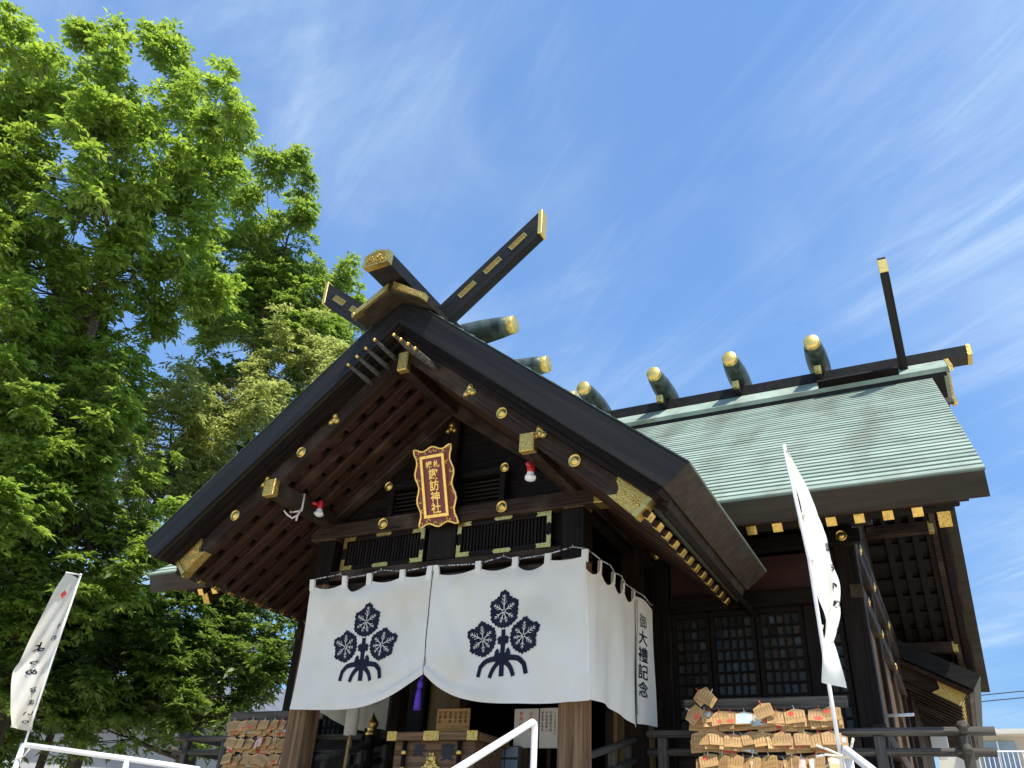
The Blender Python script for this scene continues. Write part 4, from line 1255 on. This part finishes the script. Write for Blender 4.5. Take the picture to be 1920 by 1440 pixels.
# a few thrown over the top board
for k, (x, z, tl, kd, lab) in enumerate(((2.30, 1.40, .7, 'red', 'red-stamped votive plaque tipped up highest on the top board of right rack'),
                                         (2.42, 1.385, -.6, None, 'plain tan votive plaque tipped over the top board beside the highest one'),
                                         (2.20, 1.23, .9, 'red', 'red-stamped votive plaque sticking out sideways at the left end of right rack'),
                                         (2.86, 1.27, .35, None, 'handwritten votive plaque tilted over the middle of right rack top board'))):
    ema(x, 1.135-.005*k, z-.06, kd, lab, 'votive plaques on the right rack', tl, .1, -.1)
# ------------------------------------------------------------------ BANNERS
def catmull(pts, n):
    out = []
    P = [Vector(p) for p in pts]
    for k in range(n+1):
        t = k/n*(len(P)-1); i = min(int(t), len(P)-2); f = t-i
        a, b, c, d = P[max(0, i-1)], P[i], P[i+1], P[min(len(P)-1, i+2)]
        out.append(.5*((2*b)+(c-a)*f+(2*a-5*b+4*c-d)*f*f+(3*b-a-3*c+d)*f*f*f))
    return out
def banner(label, pole, inner, outer, ties, bar=None, text=(), bulge=.05):
    t = thing('banner', label, 'banner', (pole[-1][0], pole[-1][1], -1.6))
    tube('pole', pole, .011, white_paint, t)
    A, B = catmull(inner, 40), catmull(outer, 40)
    nv, nu = 40, 10
    def fn(u, v):
        j = v*nv; i = min(int(j), nv-1); f = j-i
        a = A[i].lerp(A[i+1], f); b = B[i].lerp(B[i+1], f)
        p = a.lerp(b, u)
        d = (b-a); n = Vector((d.y, -d.x, 0))
        if n.length > 1e-6: n.normalize()
        return p+n*(bulge*math.sin(math.pi*u)*(.4+.6*math.sin(math.pi*v))+.022*math.sin(7*u+11*v)*v+.010*math.sin(15*u-23*v)*math.sin(math.pi*v))
    vs, fs = grid(nu, nv, fn)
    c = world_mesh('cloth', vs, fs, cloth, t, True)
    for a, b in ties:
        tube('loop', [a, b], .012, cloth, t, 6)
    if bar:
        tube('top_bar', bar, .008, white_paint, t)
    for (chs, u0, v0, dv, su, sv, mt) in text:
        for k, ch in enumerate(chs):
            gv, gf = text_geo(ch, 1.0, .02)
            q = []
            for p in gv:
                u, v = u0+p.x*su, v0+dv*k-p.y*sv
                e = .01
                p0 = fn(u, v); n = (fn(u+e, v)-fn(u-e, v)).cross(fn(u, v+e)-fn(u, v-e)).normalized()
                if n.dot(cam.matrix_world.translation-p0) < 0: n = -n
                q.append(p0+n*.004)
            if q:
                world_mesh('lettering', q, gf, mt, c)
    return t
inR = [(3.801, -2.245, 2.155), (3.807, -2.189, 2.035), (3.817, -2.132, 1.906), (3.831, -2.078, 1.777), (3.836, -2.03, 1.648), (3.831, -1.984, 1.507), (3.833, -1.949, 1.394), (3.834, -1.918, 1.282), (3.826, -1.89, 1.172), (3.794, -1.869, 1.063), (3.76, -1.848, .941)]
outR = [(3.806, -2.24, 2.146), (3.818, -1.909, 2.153), (3.835, -1.715, 2.087), (3.861, -1.583, 1.955), (3.884, -1.535, 1.828), (3.896, -1.486, 1.687), (3.896, -1.467, 1.558), (3.888, -1.511, 1.416), (3.868, -1.697, 1.245), (3.886, -2.006, 1.029), (3.911, -2.07, .854)]
banner('white banner twisting edge-on from a pole in front of the right rack', [(3.798, -2.253, 2.185), (3.822, -2.006, 1.572), (3.814, -1.834, .90), (3.818, -1.778, .45)], inR, outR,
       [((3.826, -2.093, 1.814), (3.832, -2.075, 1.80)), ((3.822, -2.006, 1.572), (3.838, -1.99, 1.56)), ((3.811, -1.903, 1.214), (3.834, -1.90, 1.21))],
       text=(('まおいり', .72, .42, .085, .45, .040, navy), ('その', .8, .80, .05, .22, .022, navy)), bulge=.03)
inL = [(-3.355, -1.506, 2.245), (-3.385, -1.479, 2.068), (-3.428, -1.456, 1.834), (-3.475, -1.426, 1.519), (-3.491, -1.408, 1.365), (-3.518, -1.392, 1.134), (-3.534, -1.376, .919), (-3.542, -1.371, .819)]
outL = [(-3.244, -1.706, 2.23), (-3.312, -1.715, 2.007), (-3.377, -1.71, 1.726), (-3.439, -1.712, 1.421), (-3.457, -1.705, 1.295), (-3.459, -1.654, 1.059), (-3.453, -1.612, .891), (-3.455, -1.602, .814)]
outL = [tuple(Vector(o)+(Vector(o)-Vector(i))*.25) for i, o in zip(inL, outL)]
inL = [tuple(Vector(i)+Vector((.0, 0, .0))) for i in inL]
banner('white banner with red mark and black brush writing at the far left', [(-3.34, -1.514, 2.30), (-3.44, -1.45, 1.7), (-3.55, -1.37, .72), (-3.60, -1.36, .40)], inL, outL, [],
       [(-3.34, -1.513, 2.285), outL[0]],
       text=(('◆', .60, .13, .05, .20, .050, red_ink), ('その', .26, .30, .05, .24, .026, navy), ('よりめ', .60, .38, .095, .42, .048, navy), ('おまいり', .42, .67, .07, .34, .036, navy)), bulge=-.03)
# ------------------------------------------------------------------ WHITE HANDRAILS
hr = thing('white_handrail', 'white steel handrail rising to a square end before the offering box', 'handrail', (2.245, -2.25, -1.6))
vs = [(2.245, -2.25, -1.2), (2.246, -2.254, .655), (2.246, -2.275, .685), (2.246, -2.30, .676), (2.245, -3.067, .365), (2.245, -4.3, -.13), (2.245, -4.34, -.16), (2.245, -4.36, -1.55)]
tube('rail', vs[:2]+[(2.246, -2.262, .68), (2.246, -2.285, .684)]+vs[4:], .0185, white_paint, hr, 12)
hr2 = thing('white_handrail', 'white steel handrail tied to the twisting banner pole on the right', 'handrail', (3.85, -1.87, -1.6))
tube('post', [(3.855, -1.80, -1.6), (3.855, -1.80, .57)], .024, white_paint, hr2, 12)
tube('rail', [(3.845, -1.775, .60), (3.856, -1.83, .59), (4.013, -2.457, .437), (4.30, -3.6, .13)], .020, white_paint, hr2, 12)
put('end_cap', lathe_me([(.024, 0), (.027, .015), (.019, .035), (.005, .042)], 10, white_paint), hr2, T(3.853, -1.80, .57))
tube('post', [(4.29, -3.57, -1.6), (4.29, -3.57, .13)], .024, white_paint, hr2, 10)
kt = thing('cloth_tie', 'white cloth strip knotted round the right handrail post, ends sticking out', 'tie', (3.83, -1.83, .56))
tube('loop', [(3.80, -1.83, .56), (3.83, -1.865, .555), (3.875, -1.845, .56), (3.87, -1.78, .565)], .012, cloth, kt, 6)
tube('end', [(3.83, -1.87, .56), (3.77, -1.90, .585), (3.72, -1.93, .60)], .006, cloth, kt, 6)
tube('end', [(3.83, -1.87, .557), (3.76, -1.90, .56), (3.71, -1.92, .548)], .006, cloth, kt, 6)
tube('end', [(3.85, -1.86, .56), (3.89, -1.90, .60), (3.905, -1.92, .635)], .007, cloth, kt, 6)
hr3 = thing('white_handrail', 'white steel handrail running right from the far left banner', 'handrail', (-3.5, -1.35, -1.6))
tube('rail', [(-3.541, -1.352, .70), (-2.45, -1.05, .615), (-1.75, -.86, .553)], .024, white_paint, hr3, 10)
for a in ((-3.57, -1.37, .71), (-2.46, -1.06, .60)):
    tube('post', [(a[0], a[1], -1.6), a], .026, white_paint, hr3, 10)
tube('tie', [(-3.60, -1.40, .55), (-3.50, -1.37, .60), (-3.44, -1.38, .66)], .008, cord_mat, hr3, 5)
# ------------------------------------------------------------------ TREES
LOBES_TALL = [(-7.19, -2.97, 10.95, 0.46, 0.81), (-7.23, -2.16, 11.7, 0.36, 0.59), (-6.51, -1.84, 11.66, 0.35, 0.69), (-6.42, -1.42, 12.35, 0.32, 0.94), (-6.25, -0.95, 12.37, 0.3, 0.48), (-5.21, -0.85, 11.32, 0.35, 0.48), (-4.89, -0.41, 11.18, 0.23, 0.61), (-8.55, -1.87, 11.24, 0.88, 0.94), (-7.04, -1.63, 10.64, 0.76, 0.87), (-6.59, -1.02, 10.72, 0.81, 0.87), (-7.2, 0.17, 12.21, 0.9, 0.84), (-6.01, 0.26, 11.39, 0.5, 0.62), (-8.91, -2.6, 11.1, 0.83, 1.53), (-9.14, -1.75, 8.91, 1.35, 1.57), (-8.79, -1.25, 9.84, 1.15, 1.09), (-7.36, -0.87, 9.43, 1.12, 1.07), (-7.46, 0.33, 10.5, 1.15, 1.15), (-7.04, 1.02, 11.37, 0.71, 0.89), (-9.04, -0.39, 8.4, 1.24, 1.13), (-8.62, 0.81, 9.12, 1.28, 1.16), (-7.64, 1.51, 9.53, 1.04, 1.1), (-8.87, -1.06, 6.84, 1.27, 1.37), (-9.82, 0.54, 7.47, 1.17, 1.05), (-8.87, 1.11, 7.7, 1.14, 0.91)]
LOBES_BEHIND = [(-6.93, 2.55, 13.79, 0.32, 0.6), (-7.12, 2.28, 13.02, 0.41, 0.54), (-7.71, 3.9, 13.85, 0.45, 0.7), (-8.25, 3.08, 12.74, 0.81, 0.81), (-8.03, 4.11, 12.92, 0.72, 0.76), (-9.33, 3.82, 12.35, 0.99, 0.99), (-7.5, 5.28, 12.36, 0.53, 0.58), (-7.49, 6.05, 12.3, 0.31, 0.64), (-7.55, 5.22, 11.26, 0.83, 0.78), (-8.9, 4.94, 11.53, 1.12, 1.05), (-7.2, 5.94, 11.0, 0.41, 0.54), (-9.96, 4.48, 11.19, 0.85, 0.71)]
LOBES_OLIVE = [(-7.77, 4.53, 9.52, 1.2, 0.7), (-6.38, 4.4, 8.9, 0.59, 0.53), (-8.02, 3.43, 8.0, 1.19, 1.01), (-8.97, 3.1, 7.14, 1.14, 1.08), (-10.42, 3.85, 6.29, 1.21, 1.15), (-9.14, 3.92, 6.5, 0.97, 0.97), (-10.04, 2.67, 7.32, 0.74, 0.74)]
LOBES_SIDE = [(-8.41, 4.76, 8.51, 1.08, 0.89), (-9.28, 4.94, 7.61, 1.16, 1.03), (-9.01, 3.85, 9.06, 0.58, 0.51), (-7.71, 5.27, 8.99, 0.64, 0.64), (-10.05, 5.0, 6.31, 0.78, 0.65)]
LOBES_SHADE = [(-8.32, 0.27, 5.92, 1.14, 0.93), (-9.36, 0.04, 5.59, 1.19, 1.19), (-7.92, 0.91, 6.48, 0.84, 0.74), (-9.11, 0.93, 5.19, 1.19, 0.97), (-8.45, 1.58, 5.41, 0.97, 0.86), (-9.34, 1.4, 4.17, 1.2, 1.04), (-8.2, 1.96, 4.14, 1.05, 0.94), (-8.28, -0.03, 3.83, 0.88, 1.18), (-7.93, 2.83, 4.49, 0.97, 0.75)]
LOBES_LOW = [(-11.24, 3.65, 3.68, 1.08, 0.95), (-10.61, 4.32, 3.6, 1.01, 0.82), (-9.18, 4.74, 3.82, 1.08, 0.96), (-8.73, 5.7, 4.03, 1.1, 0.92), (-7.44, 5.53, 3.08, 0.8, 0.97), (-9.2, 5.91, 3.02, 1.06, 0.93), (-9.42, 4.74, 2.9, 0.84, 0.6), (-7.74, 5.68, 2.23, 0.69, 0.58), (-8.92, 3.54, 2.27, 1.01, 0.62), (-11.28, 3.24, 3.27, 1.0, 1.0), (-10.06, 5.7, 2.18, 1.02, 0.51), (-9.4, 3.08, 1.85, 0.68, 0.51), (-11.59, 2.49, 3.21, 0.99, 1.24), (-10.67, 2.57, 1.79, 0.71, 0.71)]
def leaf_cloud(lobes, density, seed, leaf=.105, droop=.55, shell=.40, sprigs=8):
    """many pinnate leaves gathered into tufts through the volume of the lobes; returns vertices, faces and tuft centres"""
    g = np.random.default_rng(seed)
    tufts = []
    for (x, y, z, r, h) in lobes:
        vol = (4*r*r*h*h*r*h)**(1/3)
        n = max(6, int(density*(r*h+.25*r*r)*74))
        # leafy shoots: upright little plumes set on the lobe, tufts strung along each
        ns = max(3, int(n/9))
        sd_ = g.normal(size=(ns, 3)); sd_ /= np.linalg.norm(sd_, axis=1)[:, None]
        sr = (shell+(.92-shell)*g.random(ns)**.6)[:, None]
        sp = np.array([x, y, z])+sd_*sr*np.array([r, r, h])
        k = g.integers(0, ns, n)
        tt = g.random(n)
        ax = np.array([0, 0, 1.0])*1.05+sd_*.6; ax /= np.linalg.norm(ax, axis=1)[:, None]
        ln = (.28+.30*g.random(ns))*min(1.0, .22+1.0*r)
        off = g.normal(size=(n, 3))*(.095*(1.15-tt*.75))[:, None]*min(1.2, .32+1.0*r)
        p = sp[k]+ax[k]*((tt-.35)*ln[k]*2)[:, None]+off
        d = off/np.maximum(1e-6, np.linalg.norm(off, axis=1))[:, None]*.8+ax[k]*.5
        tufts.append(np.concatenate([p, d], 1))
    tf = np.concatenate(tufts)
    n = len(tf)
    K = sprigs
    c = np.repeat(tf[:, :3], K, 0); od = np.repeat(tf[:, 3:], K, 0)
    N = len(c)
    az = g.random(N)*2*np.pi
    dirs = np.stack([np.cos(az), np.sin(az), .35*g.normal(size=N)], 1)+.55*od
    dirs[:, 2] += .25
    dirs /= np.linalg.norm(dirs, axis=1)[:, None]
    L = .15+.15*g.random(N)
    # rachis: starts near the tuft centre, bends down
    base = c+dirs*.02
    nl = 7
    V_, F_ = [], []
    tpos = np.array([.35, .35, .6, .6, .85, .85, 1.0])
    side = np.array([1, -1, 1, -1, 1, -1, 0])
    up = np.array([0, 0, 1.0])
    sx = np.cross(dirs, up); sx /= np.maximum(1e-6, np.linalg.norm(sx, axis=1))[:, None]
    allv = np.empty((N, nl, 4, 3), np.float32)
    for k in range(nl):
        t = tpos[k]
        pos = base+dirs*(L*t)[:, None]; pos[:, 2] -= droop*L*t*t*.7
        ld = dirs*(.55 if side[k] else 1.0)+sx*side[k]*.85
        ld = ld+.22*g.normal(size=(N, 3)); ld[:, 2] -= droop*(.35+.5*t)
        ld /= np.linalg.norm(ld, axis=1)[:, None]
        wv = np.cross(ld, up+.5*g.normal(size=(N, 3))); wv /= np.maximum(1e-6, np.linalg.norm(wv, axis=1))[:, None]
        ll = leaf*(.55+.8*g.random(N)); ww = ll*.22
        nrm = np.cross(wv, ld)
        mid = pos+ld*(ll*.45)[:, None]
        allv[:, k, 0] = pos
        allv[:, k, 1] = mid+wv*ww[:, None]+nrm*(ww*.35)[:, None]
        allv[:, k, 2] = pos+ld*ll[:, None]-up*(ll*.12)[:, None]
        allv[:, k, 3] = mid-wv*ww[:, None]+nrm*(ww*.35)[:, None]
    return allv.reshape(-1, 3), tf[:, :3]
def leaf_object(name, verts, mt, parent, root):
    nq = len(verts)//4
    me = bpy.data.meshes.new('leaves')
    me.vertices.add(len(verts))
    me.vertices.foreach_set('co', (verts-np.array(root, np.float32)).ravel())
    me.loops.add(nq*4); me.polygons.add(nq)
    me.loops.foreach_set('vertex_index', np.arange(nq*4, dtype=np.int32))
    me.polygons.foreach_set('loop_start', np.arange(0, nq*4, 4, dtype=np.int32))
    me.polygons.foreach_set('loop_total', np.full(nq, 4, np.int32))
    me.materials.append(mt)
    me.update(calc_edges=True)
    o = put(name, me, parent, T(*root))
    return o
def tree(label, root, trunk, lobes, mt, density, seed, r0=.22, leaf=.125, group='trees beside the shrine', shell=.45, droop=.55, twig_every=5):
    """trunk: points up the stem; a limb runs to every lobe, twigs to the tufts"""
    t = thing('broadleaf_tree', label, 'tree', root, group)
    lr = random.Random(seed)
    pts = catmull([root]+trunk, 14)
    rad = [r0*(1-.62*i/14) for i in range(15)]
    st = MB(); st.tube(pts, rad, 9) if False else st.add(*tube_geo(pts, rad, 9))
    world_mesh('trunk', st.v, st.f, bark, t, True)
    verts, tufts = leaf_cloud(lobes, density, seed, leaf=leaf, shell=shell, droop=droop)
    leaf_object('crown', verts, mt, t, root)
    nodes = [(p, r) for p, r in zip(pts, rad)][5:]
    lb = MB()
    for (x, y, z, r, h) in sorted(lobes, key=lambda q: (Vector(q[:3])-pts[-1]).length):
        e = Vector((x, y, z+h*.45))
        best = min(nodes, key=lambda q: (q[0]-e).length+max(0, q[0].z-e.z+.6)*2.2)
        a = best[0]
        m_ = a.lerp(e, .5)+Vector((lr.uniform(-.18, .18), lr.uniform(-.18, .18), -.10*(e-a).length+lr.uniform(-.1, .1)))
        q = catmull([a, m_, e], 8)
        ra = min(best[1]*.72, .035+.018*(e-a).length)
        rr = [ra*(1-.80*i/8) for i in range(9)]
        lb.add(*tube_geo(q, rr, 6))
        nodes += [(p, s) for p, s in zip(q, rr)][2:]
        near = [Vector(c) for c in tufts if abs(c[0]-x) < r*1.2 and abs(c[1]-y) < r*1.2 and abs(c[2]-z) < h*1.2]
        for c in near[::twig_every]:
            b = min(q[3:], key=lambda p: (p-c).length+max(0, p.z-c.z)*.8)
            mid = b.lerp(c, .5)+Vector((0, 0, -.05))
            lb.add(*tube_geo([b, mid, c], [.012, .009, .004], 3))
    o = lb.put('branches', bark, t, True)
    return t
tree('tall bright green ash tree with upright leafy shoots at the far left', (-9.6, 1.6, -1.6), [(-9.7, 2.2, 1.5), (-9.3, 1.5, 4.5), (-8.6, .7, 7.6), (-7.9, .0, 10.2)],
     [(x, y, z, r*.72, h*1.18) if k < 7 else (x, y, z, r*.90, h*.95) for k, (x, y, z, r, h) in enumerate(LOBES_TALL)], leaf_green, 1.1, 5, r0=.20)
tree('green ash tree rising behind the left slope of the porch roof', (-9.8, 6.6, -1.6), [(-9.7, 6.4, 2), (-9.3, 6.0, 6), (-8.8, 5.0, 9), (-8.2, 4.4, 12)],
     LOBES_BEHIND+LOBES_SIDE+[(-7.9, 4.6, 11.6, .7, .8), (-8.4, 4.2, 11.0, .8, .8), (-7.7, 5.0, 10.2, .8, .7), (-8.7, 4.0, 9.9, .9, .8), (-9.6, 3.6, 11.2, .8, .9)], leaf_mid, 1.1, 9, r0=.17)
tree('olive yellow-green tree between the ash trees left of the porch', (-10.4, 4.2, -1.6), [(-10.3, 4.3, 2), (-9.9, 3.9, 5), (-9.0, 3.8, 7.6)],
     LOBES_OLIVE, leaf_olive, 1.15, 13, r0=.16, leaf=.10)
tree('shady green tree with a long slanting limb low on the left', (-11.4, .6, -1.6), [(-10.8, .9, 2.2), (-9.97, 1.2, 4.5), (-9.03, 1.95, 5.8)],
     LOBES_SHADE+[(-9.9, .6, 2.9, 1., 1.), (-9.6, 1.2, 2.0, 1., .9), (-10.2, .2, 3.6, 1., .9), (-9.2, 1.8, 2.9, .9, .8), (-9.9, -.1, 2.3, .9, .9)], leaf_mid, 1.2, 17, r0=.15)
LOW_A = [l for l in LOBES_LOW if l[0] < -9.9]; LOW_B = [l for l in LOBES_LOW if l[0] >= -9.9]
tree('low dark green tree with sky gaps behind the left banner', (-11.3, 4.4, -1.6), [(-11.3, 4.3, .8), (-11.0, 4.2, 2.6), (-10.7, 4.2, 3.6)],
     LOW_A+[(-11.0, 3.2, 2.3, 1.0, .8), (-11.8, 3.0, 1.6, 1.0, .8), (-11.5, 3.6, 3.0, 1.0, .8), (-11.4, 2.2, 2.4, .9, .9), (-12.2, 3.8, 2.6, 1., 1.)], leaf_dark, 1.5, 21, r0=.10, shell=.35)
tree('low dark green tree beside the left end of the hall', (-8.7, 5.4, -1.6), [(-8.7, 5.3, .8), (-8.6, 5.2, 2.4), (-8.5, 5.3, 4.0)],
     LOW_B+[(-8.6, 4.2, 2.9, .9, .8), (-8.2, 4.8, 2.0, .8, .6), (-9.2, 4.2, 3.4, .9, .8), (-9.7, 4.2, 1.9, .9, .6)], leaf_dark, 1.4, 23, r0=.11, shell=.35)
# ------------------------------------------------------------------ BACKGROUND
hs = thing('grey_house', 'low grey house with dark metal roof seen through the left trees', 'house', (-19, 12, -1.6))
Mh = T(-18.5, 12.5, -1.6) @ Matrix.Rotation(R_(38), 4, 'Z')
hm = MB(); hm.box(-4.5, 4.5, -3, 3, 0, 4.6, Mh); hm.put('wall', wall_grey, hs)
hm = MB(); hm.add([(-5, -3.6, 4.4), (5, -3.6, 4.4), (5, 0, 6.1), (-5, 0, 6.1), (5, 3.6, 4.4), (-5, 3.6, 4.4)], [(0, 1, 2, 3), (3, 2, 4, 5), (0, 3, 5), (1, 4, 2)], Mh); hm.put('roof', roof_grey, hs)
for xx in (-3, 0, 2.6):
    hm = MB(); hm.box(xx-.6, xx+.6, -3.06, -3.0, 1.4, 2.9, Mh); hm.put('window', window_blue, hs)
ap = thing('apartment_building', 'beige apartment block with balcony far behind the right veranda rail', 'building', (7.5, 40, -1.6))
box('wall', 3.4, 16, 38.0, 46, -1.6, 6.0, wall_beige, ap, 0)
box('roof_slab', 3.2, 16.2, 37.8, 46.2, 6.002, 6.25, wall_beige, ap, 0)
for fl in (0, 1):
    z = 4.2-2.9*fl
    bl = box('balcony', 4.6, 7.4, 37.0, 37.99, z-.12, z, wall_beige, ap, 0)
    for i in range(15):
        box('baluster', 4.65+.19*i, 4.68+.19*i, 37.02, 37.05, z, z+1.0, white_paint, bl, 0)
    box('handrail', 4.6, 7.4, 37.0, 37.07, z+1.0, z+1.06, white_paint, bl, 0)
    box('awning', 4.5, 7.5, 36.9, 37.99, z+1.72, z+1.80, wall_beige, ap, 0)
    w_ = box('window', 5.2, 6.6, 37.94, 37.99, z, z+1.55, window_blue, ap, 0)
    box('frame', 5.87, 5.93, 37.92, 37.939, z, z+1.55, white_paint, w_, 0)
    box('window', 8.6, 9.6, 37.94, 37.99, z+.5, z+1.5, window_blue, ap, 0)
bx = thing('utility_box', 'small white box behind the right veranda railing', 'utility box', (3.8, 13.1, -1.6))
box('case', 3.95, 4.22, 10.0, 10.2, 2.02, 2.24, white_plastic, bx, .01)
box('bracket', 4.0, 4.15, 10.2, 11.62, 2.04, 2.10, white_plastic, bx, .01)
for dz, lab in ((0, 'upper black power line crossing the sky at the right edge'), (-.36, 'lower black power line crossing the sky at the right edge')):
    c = tube('power_line', [(-30, 54.5, 8.9+dz), (-10, 53.5, 9.5+dz), (6.09, 52.4, 10.2+dz), (30, 51, 11.8+dz)], .03, cable, None, 5)
    prop(c, lab, 'power line', 'power lines')
